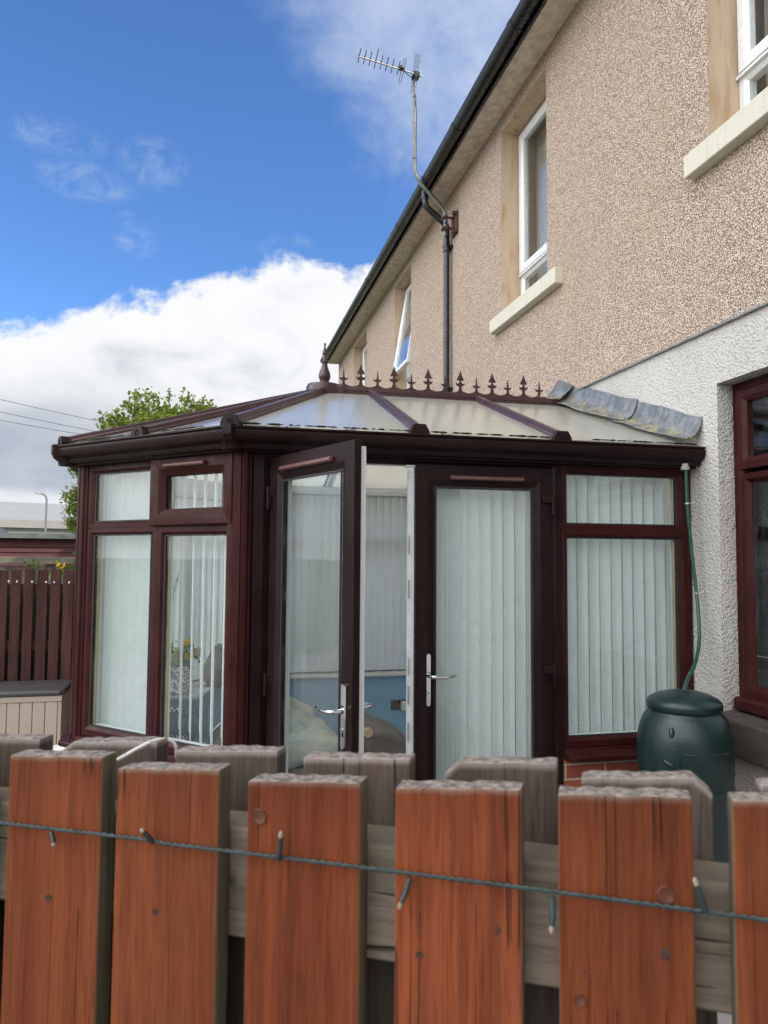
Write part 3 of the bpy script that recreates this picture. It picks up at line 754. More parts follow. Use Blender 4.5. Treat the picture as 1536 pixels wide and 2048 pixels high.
M1 = Matrix.Translation((HX, HY, 0)) @ Matrix.Rotation(-THETA, 4, 'Z')
d1 = leaf(M1, .715, True, 'door', False); d1['label'] = 'left hand door standing open towards the viewer'
vent(M2, d2, .178, .575, 2.062, -.010); vent(M1, d1, .12, .56, 2.064, -.010)
# white rebate strip on the closed leaf's free edge with its lock keeps
m = MB(M2); m.box(-.026, .0, .012, .05, .05, DZ-.03); m.box(-.030,-.026,.02,.045,.05,DZ-.03); m.build('lock_strip', WHT, d2, bevel=.002)
for z in (1.72,1.5,1.12,.98,.80):
    m = MB(M2); m.box(-.029,-.0255,.005,.030,z-.045,z+.045); m.build('lock_keep', MT['steel'], d2)
m = MB(M2); m.box(-.05,.03,.0,.03,DZ-.018,DZ-.008); m.build('top_bolt', WHT, d2)
# handles
def handle(Mx, parent, s, sgn, z=1.077, y=-.010, inner=False):
    sy = -1 if not inner else 1
    o = MB(Mx); n = 8; hw, hh = .0128, .128
    pts = [(s+hw*cos(a), z-.022+hh-hw+hw*sin(a)) for a in [pi*k/n for k in range(n+1)]] + [(s+hw*cos(a), z-.022-hh+hw+hw*sin(a)) for a in [pi+pi*k/n for k in range(n+1)]]
    y0, y1 = (y, y+sy*.009)
    A = [o._p((a, y0, b)) for a, b in pts]; B = [o._p((s+(a-s)*.8, y1, b)) for a, b in pts]
    o.idx(A); o.idx(B)
    for k in range(len(A)): o.idx([A[k], A[(k+1)%len(A)], B[(k+1)%len(A)], B[k]])
    o.tube([(s,y1,z-.075),(s,y1+sy*.004,z-.075)], .010, 12); o.box(s-.004,s+.004,min(y1,y1+sy*.004),max(y1,y1+sy*.004),z-.10,z-.08)
    o.tube([(s,y1,z),(s,y1+sy*.042,z),(s+sgn*.006,y1+sy*.05,z),(s+sgn*.03,y1+sy*.052,z-.002),(s+sgn*.08,y1+sy*.051,z-.003),(s+sgn*.118,y1+sy*.046,z+.001),(s+sgn*.128,y1+sy*.042,z+.003)], [.011,.010,.0105,.0105,.0085,.0065,.005], 10)
    o.build('handle', MT['chrome'], parent, smooth=45)
handle(M2, d2, .068, 1); handle(M2, d2, .068, 1, inner=True, y=.064, z=1.085)
handle(M1, d1, .715-.055, -1, z=1.045); handle(M1, d1, .715-.055, -1, inner=True, y=.064, z=1.05)
def hinge(Mx, parent, s, z, sg):
    h = MB(Mx); h.box(min(s, s+sg*.058), max(s, s+sg*.058), -.036, -.008, z-.022, z+.022); h.tube([(s, -.030, z+.024), (s, -.030, z-.085)], .0095, 10)
    h.build('hinge', BRN, parent, bevel=.004)
for z in (1.965, 1.088): hinge(M2, d2, .735, z, -1)
for z in (1.965, 1.088): hinge(F1, d1, .262, z, 1)
# door threshold
m = MB(F1); m.box(.215, 1.797, -.03, .08, .0, .034); m.build('threshold', MT['steel'], dframe, bevel=.003)

# eaves beam, gutter
def sweep(name, prof, ap0, mt, smooth=None, x_end=XW-.008, a=-1):
    "prof: (outward from the frame face, z) swept round the octagon"
    m = MB(); secs = []
    pathk = range(6)
    for k in pathk:
        ring = []
        for o, z in prof:
            c = corner(AP+o)
            if k == 0: p = Vector((x_end, CY-(AP+o), z))
            elif k == 5: p = Vector((x_end, CY+(AP+o), z))
            else: p = Vector((c[k-1].x, c[k-1].y, z))
            ring.append(p)
        secs.append(ring)
    m.loft(secs); return m
m = sweep('lining', [(-.081,2.150),(-.095,2.150),(-.095,2.262),(-.081,2.266)], AP, WHT); m.build('eaves_lining', WHT, con)
sweep('eaves_beam', [(-.08,2.150),(.045,2.150),(.052,2.165),(.052,2.235),(.03,2.268),(-.08,2.268)], AP, BRN).build('eaves_beam', BRN, con)
gutter = sweep('gutter', [(.053,2.160),(.088,2.160),(.094,2.168),(.097,2.182),(.112,2.188),(.127,2.199),(.135,2.215),(.136,2.234),(.131,2.246),(.140,2.249),(.140,2.257),(.128,2.257),(.122,2.246),(.120,2.215),(.108,2.200),(.066,2.188),(.060,2.245),(.053,2.245)], AP, BRN).build('gutter', BRN, con, smooth=25)
for k, p in enumerate(corner(AP+.10)):
    out = Vector((p.x-CX, p.y-CY, 0)).normalized(); tn = Vector((-out.y, out.x, 0)); m = MB()
    m.loft([[tuple(p + tn*u + out*w + Vector((0,0,z))) for u, w in ((-.045,-.06),(-.045,-.012),(-.022,.052*s_),(.022,.052*s_),(.045,-.012),(.045,-.06))] for z, s_ in ((2.150,.2),(2.172,.3),(2.19,.75),(2.215,.98),(2.258,1.0),(2.262,.98))])
    m.build('gutter_corner', BRN, gutter, bevel=.003)

# roof
ZE, ZR, RO, XA = 2.272, 2.795, .085, .76
APEX = Vector((XA, CY, ZR)); E = [Vector((p.x, p.y, ZE)) for p in corner(AP+RO)]
W1 = Vector((XW-.004, CY-AP-RO, ZE)); W5 = Vector((XW-.004, CY+AP+RO, ZE)); RW = Vector((XW-.004, CY, ZR))
def roof_panel(pts, ribdir, th=.022):
    "pts: outline; ribs run along ribdir; stored as a per-corner attribute measured across the ribs"
    n = (pts[1]-pts[0]).cross(pts[2]-pts[0]).normalized()
    if n.z < 0: n = -n
    rd = Vector(ribdir).normalized(); ac = n.cross(rd).normalized()
    m = MB(); t = [m._p(p) for p in pts]; b = [m._p(p - n*th) for p in pts]
    m.idx(t); m.mi = 1; m.idx(b[::-1])
    for k in range(len(pts)): m.idx([t[k], t[(k+1)%len(pts)], b[(k+1)%len(pts)], b[k]])
    o = m.build('roof_panel', [MT['poly'], MT['poly_under']], con)
    at = o.data.attributes.new('rib', 'FLOAT', 'POINT')
    for i, v in enumerate(o.data.vertices): at.data[i].value = v.co.dot(ac) + 3
    return o
B1 = (Vector((.985, CY-AP-RO, ZE)), Vector((1.055, CY, ZR))); B2 = (Vector((1.745, CY-AP-RO, ZE)), Vector((1.83, CY, ZR)))
down1 = (0, -(AP+RO), ZE-ZR)
mid = lambda a, b: (a+b)/2
E2m, E3m, E4m = mid(E[0],E[1]), mid(E[1],E[2]), mid(E[2],E[3])
roof_panel([E[0], B1[0], B1[1], APEX], down1); roof_panel([B1[0], B2[0], B2[1], B1[1]], down1); roof_panel([B2[0], W1, RW, B2[1]], down1)
for a, b, c in ((E[1],E2m,E2m),(E2m,E[0],E2m),(E[2],E3m,E3m),(E3m,E[1],E3m),(E[3],E4m,E4m),(E4m,E[2],E4m)): roof_panel([a, b, APEX], APEX-c)
B5 = [(Vector((x, CY+AP+RO, ZE)), Vector((x+.03, CY, ZR))) for x in (.985, 1.745)]
down5 = (0, AP+RO, ZE-ZR)
roof_panel([B5[0][0], E[3], APEX, B5[0][1]], down5); roof_panel([B5[1][0], B5[0][0], B5[0][1], B5[1][1]], down5); roof_panel([W5, B5[1][0], B5[1][1], RW], down5)
def rafter(lo, hi, cap=True):
    d = (hi-lo).normalized(); sd_ = Vector((d.y, -d.x, 0)).normalized(); n = sd_.cross(d).normalized()
    if n.z < 0: n = -n
    lo2 = lo - d*.015
    def sec(p, prof): return [p + sd_*u + n*w for u, w in prof]
    prof = [(-.030,-.002),(-.030,.010),(-.022,.014),(-.019,.030),(-.013,.036),(.013,.036),(.019,.030),(.022,.014),(.030,.010),(.030,-.002)]
    m = MB(); m.loft([sec(lo2, prof), sec(hi - d*.02, prof)]); o = m.build('rafter', ROOFBAR, con, bevel=.0015, seg=1)
    m = MB(); m.loft([sec(lo+d*.06, [(-.022,-.024),(-.022,-.06),(.022,-.06),(.022,-.024)]), sec(hi-d*.05, [(-.022,-.024),(-.022,-.06),(.022,-.06),(.022,-.024)])]); m.build('under_bar', WHT, o)
    if cap:
        h = Vector((d.x, d.y, 0)).normalized(); c = lo2 - h*.004
        m = MB()
        def pr(off, k): return [c - h*off + sd_*u*k + Vector((0,0,w)) for u, w in ((-.052,-.018),(-.048,.010),(-.030,.042),(.030,.042),(.048,.010),(.052,-.018))]
        m.loft([pr(-.03,1), pr(.010,1), pr(.013,.93)])
        cen = c - h*.013 + Vector((0,0,.012))
        for j in range(8):
            a = 2*pi*j/8
            e = cen + sd_*cos(a)*.020 + Vector((0,0,sin(a)*.020))
            m.tube([cen, cen.lerp(e,.6), e], [.0015,.0042,.0012], 5)
        m.build('end_cap', BRN, o)
    return o
ROOFBAR = plain('roof_bar_upvc', (.048,.022,.023), .30, var=.18, scale=2.5)
for lo, hi in (B1, B2, B5[0], B5[1], (E[0],APEX), (E[1],APEX), (E[2],APEX), (E[3],APEX), (E2m,APEX), (E3m,APEX), (E4m,APEX)):
    rafter(lo, hi)
# ridge, hub, finial, cresting
m = MB(); zr = ZR
m.prism([(CY-.075,zr-.028),(CY-.078,zr-.018),(CY-.062,zr-.006),(CY-.066,zr+.004),(CY-.045,zr+.014),(CY-.042,zr+.030),(CY-.014,zr+.040),(CY+.014,zr+.040),(CY+.042,zr+.030),(CY+.045,zr+.014),(CY+.066,zr+.004),(CY+.062,zr-.006),(CY+.078,zr-.018),(CY+.075,zr-.028)], 'x', .85, XW-.02)
ridge = m.build('ridge', ROOFBAR, con, smooth=25)
m = MB(); m.lathe([(.115,-.045),(.120,-.03),(.118,.02),(.108,.040),(.060,.047),(.0,.05)], (XA-.03, CY, ZR), 24)
hub = m.build('ridge_hub', ROOFBAR, con, smooth=35)
m = MB()
m.loft([[(x,CY+a,ZR+b) for a, b in ((-.085,-.04),(-.085,.02),(-.05,.044),(.05,.044),(.085,.02),(.085,-.04))] for x in (.78,.862)]); m.build('hub_collar', ROOFBAR, hub, bevel=.004)
m = MB(); m.lathe([(.036,.0),(.038,.006),(.036,.014),(.031,.018),(.031,.026),(.035,.034),(.040,.050),(.041,.066),(.037,.084),(.028,.105),(.021,.128),(.018,.148),(.022,.153),(.025,.160),(.022,.166),(.017,.170),(.014,.190),(.012,.206),(.017,.211),(.019,.217),(.015,.222),(.015,.228),(.012,.240),(.006,.262),(.0045,.270),(.008,.276),(.008,.284),(.003,.292)], (XA-.022, CY, ZR+.044), 20)
m.build('finial', ROOFBAR, con, smooth=50)
SX = [.871,.992,1.111,1.229,1.356,1.478,1.604,1.718,1.84,1.96,2.081,2.204,2.327]
m = MB(); zb = ZR+.038
xs = []
for a, b in zip([SX[0]-.06]+SX, SX+[SX[-1]+.06]):
    for k in range(8): xs.append((a+(b-a)*k/8, .006+.020*abs(2*k/8-1)**1.7 if a != SX[0]-.06 and b != SX[-1]+.06 else .012))
xs.append((SX[-1]+.06, .008))
top = [(x, zb+h) for x, h in xs]
m.prism([(xs[0][0], zb-.004)] + top + [(xs[-1][0], zb-.004)], 'y', CY-.005, CY+.005)
crest = m.build('cresting', ROOFBAR, con)
def spike(x, big):
    if big: half = [(.016,.0),(.010,.022),(.008,.032),(.018,.036),(.028,.042),(.034,.056),(.033,.060),(.026,.056),(.016,.055),(.012,.060),(.007,.066),(.006,.074),(.010,.078),(.024,.077),(.027,.082),(.022,.094),(.013,.112),(.006,.130),(.003,.142),(.001,.148)]
    else: half = [(.012,.0),(.008,.018),(.007,.028),(.016,.030),(.024,.034),(.030,.046),(.029,.050),(.022,.045),(.013,.044),(.008,.048),(.006,.060),(.004,.082),(.002,.102),(.0008,.106)]
    m = MB(); z = zb+.018
    full = [(x+a, z+b) for a, b in half] + [(x-a, z+b) for a, b in half[::-1]]
    m.prism(full, 'y', CY-.0045, CY+.0045); m.build('spike', ROOFBAR, crest, bevel=.0015, seg=1)
for k, x in enumerate(SX): spike(x, k % 2 == 1)
# lead flashing dressed against the wall: two overlapping sheets on the near slope, one on the far slope
def lead_sheet(y0, z0, y1, z1, up_, out_, thick=.004, sgn=-1, round_end=True, lift=0.0):
    "follows the roof slope from (y0,z0) high to (y1,z1) low; up_ = height on the wall, out_ = width on the roof"
    m = MB(); n = 26; secs = []
    for k in range(n+1):
        t = k/n; y = y0+(y1-y0)*t; z = z0+(z1-z0)*t
        w = out_*(1.0 + .10*sin(9*t+y0*7)) ; hgt = up_*(1+.05*sin(7*t+1+y0)+.02*sin(13*t))
        if round_end: 
            r_ = max(0.0, (t-.80)/.20); w = w*math.sqrt(max(.02, 1-r_**2*.96))
        q = []
        for a, b in ((.005, hgt), (.014, hgt*.72), (.030, hgt*.46), (.050, hgt*.26), (.076, hgt*.10+.008), (w*.6+.035, .013), (w+.012, .009)):
            q.append((XW-a-lift, y, z+b+lift*.6+.004*sin(11*t+a*40)*(.3 if b > .05 else 1)))
        secs.append(q)
    m.loft(secs, closed=False, caps=False)
    o = m.build('flashing', MT['lead'], con, smooth=60)
    s = o.modifiers.new('thick', 'SOLIDIFY'); s.thickness = thick; s.offset = 1
    return o
sl_ = (ZE-ZR)/(AP+RO)
def zr_at(y): return ZR - abs(CY-y)*(ZR-ZE)/(AP+RO)
lead_sheet(4.20, zr_at(4.20)+.012, 3.47, zr_at(3.50)+.012, .142, .115)
lead_sheet(5.02, zr_at(5.0)+.018, 4.08, zr_at(4.08)+.018, .15, .12, lift=.006)
lead_sheet(4.98, zr_at(5.0)+.018, 6.3, zr_at(6.3)+.012, .14, .10, round_end=False)
m = MB(); m.loft([[(XW-.13,CY-.11,ZR+.012),(XW-.008,CY-.11,ZR+.125)],[(XW-.15,CY-.04,ZR+.048),(XW-.008,CY-.02,ZR+.165)],[(XW-.15,CY+.05,ZR+.052),(XW-.006,CY+.07,ZR+.20)],[(XW-.10,CY+.15,ZR+.06),(XW-.006,CY+.15,ZR+.225)]], closed=False, caps=False)
o = m.build('flashing', MT['lead'], con, smooth=60); s = o.modifiers.new('thick', 'SOLIDIFY'); s.thickness = .004
# moss along the lower panel edges
random.seed(11)
def moss(a, b, spots):
    m = MB(); d = (b-a)
    for t, L, h in spots:
        c = a + d*t; u = d.normalized(); k = 7
        secs = []
        for j in range(k+1):
            f = j/k; r = h*math.sqrt(max(.03, 1-(2*f-1)**2))*random.uniform(.7,1.2)
            p = c + u*(f-.5)*L + Vector((0,0,.004))
            secs.append([tuple(p + Vector((u.y,-u.x,0))*(r*1.5*cos(q)) + Vector((0,0,r*sin(q)))) for q in [2*pi*i/7 for i in range(7)]])
        m.loft(secs)
    m.build('moss', MT['moss'], con, smooth=80)
def up_in(p): 
    o = Vector((CX-p.x, CY-p.y, 0)); o.normalize(); return p + o*.02 + Vector((0,0,.006))
def edge_spots(n, a, b): return [(random.uniform(a,b), random.uniform(.015,.075), random.uniform(.0018,.0055)) for k in range(n)]
DN = Vector((0,.008,.004))
moss(E[0]+DN, B1[0]+DN, edge_spots(42,.03,.98)); moss(B1[0]+DN, B2[0]+DN, edge_spots(26,.1,.98)); moss(B2[0]+DN, W1+DN, edge_spots(34,.2,.98))
moss(up_in(E2m), up_in(E[0]), edge_spots(16,.1,.7)); moss(up_in(E[1]), up_in(E2m), edge_spots(22,.15,.95)); moss(up_in(E[1]), up_in(E2m), [(.42,.22,.012)])

# power socket on the blue wall
m = MB(F5); sx = XW-1.60; m.box(sx-.073, sx+.073, .150, .1535, .375, .461)
m.M = F5; 
# inside face of the blue wall lies at y=.16
m = MB(F5); m.box(sx-.073, sx+.073, .1605, .166, .36, .446); sock = m.build('power_socket', plain('brushed_steel_plate', (.22,.21,.20), .4, .8), con, bevel=.002)
m = MB(F5)
for dx in (.034,): 
    m.box(sx+dx-.004,sx+dx+.004,.166,.1668,.415,.430); m.box(sx+dx-.014,sx+dx-.007,.166,.1668,.392,.397); m.box(sx+dx+.007,sx+dx+.014,.166,.1668,.392,.397)
m.box(sx-.012,sx+.012,.166,.170,.418,.436)
m.build('socket_insert', MT['black_plastic'], sock)
m = MB(F5); m.box(sx-.062,sx-.012,.1665,.205,.362,.436); m.prism([(.205,.37),(.235,.36),(.24,.39),(.235,.43),(.205,.432)], 'x', sx-.056, sx-.018)
plug = m.build('plug_in_freshener', MT['white_plastic'], None, bevel=.008); tag(plug, 'white plug-in air freshener in the wall socket of the blue wall', 'air freshener')

# ------------------------------------------------------------------ vertical blinds
def blind(F, s0, s1, z0, z1, inset, label, ang, pitch=.066, width=.078, bunch=None, order=1, jitter=3, skip=()):
    c = F @ Vector(((s0+s1)/2, inset, z1))
    t = thing('vertical_blind', c, label, 'blind', 'vertical blinds round the conservatory')
    h = MB(F); h.box(s0, s1, inset-.022, inset+.022, z1, z1+.038); h.build('headrail', WHT, t, bevel=.004)
    m = MB(F); xs = []
    x = s0+pitch*.5
    if bunch:
        while x < bunch: xs.append((x, 80)); x += .0135
    while x < s1-.02: xs.append((x, ang)); x += pitch
    for k, (x, a) in enumerate(xs):
        if k in skip: continue
        th = R(a + random.uniform(-jitter, jitter)); n = 6; zz0 = z0+random.uniform(-.004,.004)
        def row(z, cur, sc=1.0, tw=0.0):
            out = []
            for j in range(n+1):
                u = (j/n-.5)*width*sc; v = cur*(1-(2*j/n-1)**2)
                out.append((x+u*cos(th+tw)-v*sin(th+tw), inset+u*sin(th+tw)+v*cos(th+tw), z))
            return out
        tw = R(random.uniform(-2,2))
        rows = [row(z1-.008, .003, .80), row(z1-.022, .011, .98), row(z1-.10, .010), row(z1-.30,.009), row((z0+z1)/2, .008, 1, tw), row(zz0+.075, .008, 1, tw), row(zz0+.073, .0035, 1, tw), row(zz0, .003, 1, tw)]
        m.loft(rows, closed=False, caps=False)
    m.build('slat_panel', MT['blind'], t, smooth=50)
    # bottom chain
    return t
blind(F1, 1.055, 1.70, .06, 2.10, .115, 'closed white vertical blind behind the right hand glazed door', 21, bunch=1.27)
blind(F1, 1.80, 2.54, .70, 2.115, .115, 'closed white vertical blind in the window beside the green water butt', 22, pitch=.0675, width=.084)
blind(F2, .10, .60, .70, 2.115, .12, 'part closed white vertical blind in the narrow bay window at far left', 48, pitch=.068)
blind(F2, .66, 1.15, .70, 2.115, .12, 'opened white vertical blind with the flower vase behind it', 128, pitch=.074, width=.084, jitter=2)
blind(F3, .08, LEN-.08, .70, 2.115, .12, 'white vertical blind across the end bay of the conservatory', 6)
blind(F4, .08, LEN-.08, .70, 2.115, .12, 'white vertical blind in the angled bay behind the flower vase', 6)
blind(F5, .03, L5-.02, .70, 2.195, .12, 'long white vertical blind above the blue wall opposite the doors', 19, pitch=.0665, width=.078, jitter=3)

# ------------------------------------------------------------------ water butt and its hose
def water_butt():
    c = (2.165, 3.105, 0)
    t = thing('water_butt', c, 'dark green plastic water butt with a domed lid in the corner by the white wall', 'water butt')
    m = MB()
    m.lathe([(.195,.16),(.200,.17),(.203,.28),(.204,.33),(.208,.338),(.208,.348),(.204,.356),(.205,.45),(.209,.458),(.209,.468),(.205,.476),(.206,.55),(.207,.615),(.210,.622),(.210,.634),(.207,.642),(.208,.70),(.210,.735),(.2115,.77),(.211,.80),(.208,.845),(.199,.885),(.185,.922),(.168,.948),(.155,.958),(.155,.975)], c, 48)
    b = m.build('barrel', MT['butt'], t, smooth=55)
    # raised panel outline and hand-grip recess rims
    m = MB()
    def at(a, z, r=.2135): return (c[0]+r*cos(a), c[1]+r*sin(a), z)
    a0, a1 = R(-128), R(-62)
    line = [at(a0+(a1-a0)*k/14, .80, .2115) for k in range(14, -1, -1)] + [at(a0-.02, .79,.212), at(a0-.03, .775,.212), at(a0-.03,.715,.2095), at(a0-.015,.70,.2085), at(a0+.02,.692,.2075)] + [at(a0+(a1+.6-a0)*k/18, .69, .2075) for k in range(1, 19)]
    m.tube(line, .0035, 6); m.build('panel_rim', MT['butt'], b, smooth=60)
    m = MB(); aa = R(-143)
    m.tube([at(aa-.10,.765,.212), at(aa-.02,.755,.214), at(aa+.09,.742,.211)], [.008,.0125,.008], 8)
    m.tube([at(aa+.03,.905,.193), at(aa+.05,.885,.201), at(aa+.03,.868,.205)], [.010,.0125,.008], 8)
    m.build('grip', MT['butt'], b, smooth=60)
    m = MB(); m.lathe([(.150,.960),(.163,.963),(.167,.970),(.168,.990),(.165,1.000),(.152,1.012),(.120,1.030),(.08,1.041),(.03,1.047),(.0,1.048)], c, 48)
    m.build('lid', MT['butt'], t, smooth=50)
    m = MB(); m.lathe([(.19,.0),(.20,.01),(.18,.15),(.17,.16)], c, 24); m.build('stand', MT['black_plastic'], t, smooth=40)
water_butt()
m = MB()
pts = [(2.466,3.485,2.155),(2.469,3.485,2.041),(2.471,3.483,1.934),(2.482,3.482,1.79),(2.492,3.478,1.655),(2.500,3.46,1.47),(2.481,3.42,1.331),(2.435,3.36,1.223),(2.35,3.28,1.135),(2.26,3.20,1.092),(2.20,3.14,1.066),(2.175,3.118,1.03)]
def smooth_path(p, k=5):
    p = [Vector(q) for q in p]; out = []
    for i in range(len(p)-1):
        a, b, c, d = p[max(i-1,0)], p[i], p[i+1], p[min(i+2,len(p)-1)]
        for j in range(k):
            u = j/k; out.append(.5*((2*b)+(-a+c)*u+(2*a-5*b+4*c-d)*u*u+(-a+3*b-3*c+d)*u**3))
    return out+[p[-1]]
m.tube(smooth_path(pts), .0092, 10)
hose = m.build('garden_hose', MT['hose'], None, smooth=60)
tag(hose, 'thin green hose running from the gutter down to the water butt lid', 'hose')
m = MB(); m.lathe([(.021,2.135),(.022,2.14),(.022,2.152),(.017,2.155),(.017,2.168)], (2.462,3.485,0), 12); m.build('connector', plain('grey_connector', (.36,.35,.31), .5), hose, smooth=40)
for z, x, y in ((1.955,2.471,3.484), (1.48,2.500,3.461)):
    m = MB(); m.lathe([(.013,z-.003),(.013,z+.004)], (x,y,0), 12); m.tube([(x+.010,y-.006,z),(x+.03,y-.012,z+.004),(x+.034,y-.01,z+.014)], .0022, 5); m.build('tie', MT['steel'], hose)

# ------------------------------------------------------------------ close fence: stained boards in front, bare boards behind, a rail between
FA = R(29.1); FD = Vector((cos(FA), -sin(FA), 0)); FN = Vector((sin(FA), cos(FA), 0)); FO = FN*.56
FM = Matrix(((FD.x, FN.x, 0, FO.x), (FD.y, FN.y, 0, FO.y), (0, 0, 1, 0), (0, 0, 0, 1)))      # (along, away, z)
fence = thing('board_fence', FM @ Vector((-.2, .03, 0)), 'close garden fence of orange stained boards in front of bare grey ones', 'fence')
random.seed(5)
TOPC = 1.478
MT['stain'] = wood('orange_stained_fence_board', (.176,.047,.0175), (.100,.025,.011), (.20,.14,.105), topz=-.0015, cracks=.55, grain=1.7)
MT['bare'] = wood('weathered_back_board', (.125,.098,.086), (.058,.043,.037), (.30,.27,.25), topz=-.003, cracks=.7, moss=.3, grain=1.6)
def board(s0, s1, y0, y1, top0, top1, mats, name, label=None, chip=None):
    m = MB(FM); n = 14; zb = .06
    tz = [top0+(top1-top0)*k/n + random.uniform(-.0002,.0002)+.0003*sin(k*.9+s0*50) for k in range(n+1)]
    if chip:
        for k in range(n+1):
            if chip == 'r' and k >= n-1: tz[k] -= .006*(k-n+2)
            if chip == 'l' and k <= 1: tz[k] -= .005*(2-k)
    wob = [random.uniform(-.0007,.0007) for k in range(n+1)]
    F = [m._p((s0+(s1-s0)*k/n, y0+wob[k], tz[k])) for k in range(n+1)]; Bk = [m._p((s0+(s1-s0)*k/n, y1, tz[k]+random.uniform(-.001,.001))) for k in range(n+1)]
    F0 = [m._p((s0+(s1-s0)*k/n, y0, zb)) for k in range(n+1)]; B0 = [m._p((s0+(s1-s0)*k/n, y1, zb)) for k in range(n+1)]
    for k in range(n):
        m.mi = 0; m.idx([F0[k],F0[k+1],F[k+1],F[k]])
        m.mi = 2; m.idx([B0[k+1],B0[k],Bk[k],Bk[k+1]])
        m.mi = 1; m.idx([F[k],F[k+1],Bk[k+1],Bk[k]])
    m.mi = 2; m.idx([F0[0],F[0],Bk[0],B0[0]]); m.idx([F0[n],B0[n],Bk[n],F[n]])
    o = m.build(name, mats, fence, bevel=.0013, seg=2)
    at_ = o.data.attributes.new('dtop', 'FLOAT', 'POINT'); tm = (top0+top1)/2
    for i_, v_ in enumerate(o.data.vertices):
        at_.data[i_].value = 0.0 if v_.co.z > 1.0 else zb-tm
    if label: o['label'] = label
    return o
ST = [MT['stain'], MT['endgrain'], MT['sidewood']]; BR = [MT['bare'], MT['endgrain'], MT['bare']]
FRONT_B = [(-.86,-.765,1.470,1.472),(-.745,-.65,1.471,1.474),(-.632,-.536,1.470,1.473),(-.507,-.411,1.472,1.478),(-.396,-.299,1.470,1.477),(-.274,-.178,1.470,1.477),(-.150,-.055,1.476,1.483),(-.029,.061,1.482,1.488),(.086,.182,1.489,1.494),(.21,.305,1.490,1.496),(.33,.425,1.492,1.495)]
fb = [board(a, b, 0, .021, z0, z1, ST, 'board', 'orange stained front board') for a, b, z0, z1 in FRONT_B]
for i in range(7): board(-.885-.119*i-.095, -.885-.119*i, 0, .021, 1.470, 1.472, ST, 'board', 'orange stained front board')
for i in range(4): board(.449+.119*i, .544+.119*i, 0, .021, 1.492, 1.495, ST, 'board', 'orange stained front board')
BACK_B = [(-.915,-.82,1.468,1.47),(-.80,-.70,1.467,1.469),(-.625,-.532,1.464,1.470),(-.508,-.400,1.469,1.477),(-.381,-.277,1.470,1.478),(-.252,-.155,1.474,1.481),(-.125,-.033,1.480,1.487),(-.014,.083,1.477,1.485),(.116,.21,1.483,1.49),(.235,.33,1.486,1.49)]
BACK_B += [(-.935-.122*i-.095, -.935-.122*i, 1.466, 1.468) for i in range(7)] + [(.357+.122*i, .452+.122*i, 1.487, 1.49) for i in range(4)]
for k, (a, b, z0, z1) in enumerate(BACK_B): board(a, b, .066, .086, z0, z1, BR, 'board', 'bare weathered back board', 'r' if k in (7,) else ('l' if k in (3, 6) else None))
for z0, z1, dz in ((1.327,1.416,.012), (.42,.51,0)):
    m = MB(FM); n = 40; secs = []
    for k in range(n+1):
        x = -1.85+2.8*k/n; e = dz*(k/n)
        j = lambda: random.uniform(-.0015,.0015)
        secs.append([(x,.0225,z0+e+j()),(x,.0225,z1+e+j()),(x,.0645,z1+e+j()),(x,.0645,z0+e+j())])
    m.loft(secs); m.build('rail', MT['rail'], fence, bevel=.003)
# nail heads and knots standing proud of the boards
def nail(par, s, z, r, col):
    m = MB(FM); m.lathe([(r,0)], (0,0,0), 3) if False else None
    n = 12
    A = [m._p((s+r*cos(2*pi*k/n), .0005, z+r*sin(2*pi*k/n))) for k in range(n)]
    h_ = -.0014 if col is NC else -.0003
    B = [m._p((s+r*.85*cos(2*pi*k/n), h_, z+r*.85*sin(2*pi*k/n))) for k in range(n)]; Cc = [m._p((s+r*.55*cos(2*pi*k/n), h_*.6, z+r*.55*sin(2*pi*k/n))) for k in range(n)]
    for k in range(n): m.idx([A[k],A[(k+1)%n],B[(k+1)%n],B[k]]); m.idx([B[k],B[(k+1)%n],Cc[(k+1)%n],Cc[k]])
    m.idx(Cc); m.build('nail', col, par, smooth=60)
NC = plain('stained_nail_head', (.085,.022,.010), .6, var=.35, scale=150); ND = plain('dark_nail_head', (.035,.014,.009), .75, var=.4, scale=150)
for s, z, r, c in ((-.262,1.443,.0065,NC),): nail(fb[5], s, z, r, c)
for s, z, r, c in ((.043,1.421,.0062,NC),(.042,1.381,.0040,ND),(-.015,1.342,.0045,NC),(-.010,1.360,.0030,ND)): nail(fb[7], s, z, r, c)
for s, z, r, c in ((-.131,1.355,.0032,ND),(-.073,1.381,.0036,ND)): nail(fb[6], s, z, r, c)
for s, z, r, c in ((-.356,1.356,.0032,ND),(-.321,1.374,.0036,ND)): nail(fb[4], s, z, r, c)
for s, z, r, c in ((-.462,1.354,.0034,ND),): nail(fb[3], s, z, r, c)
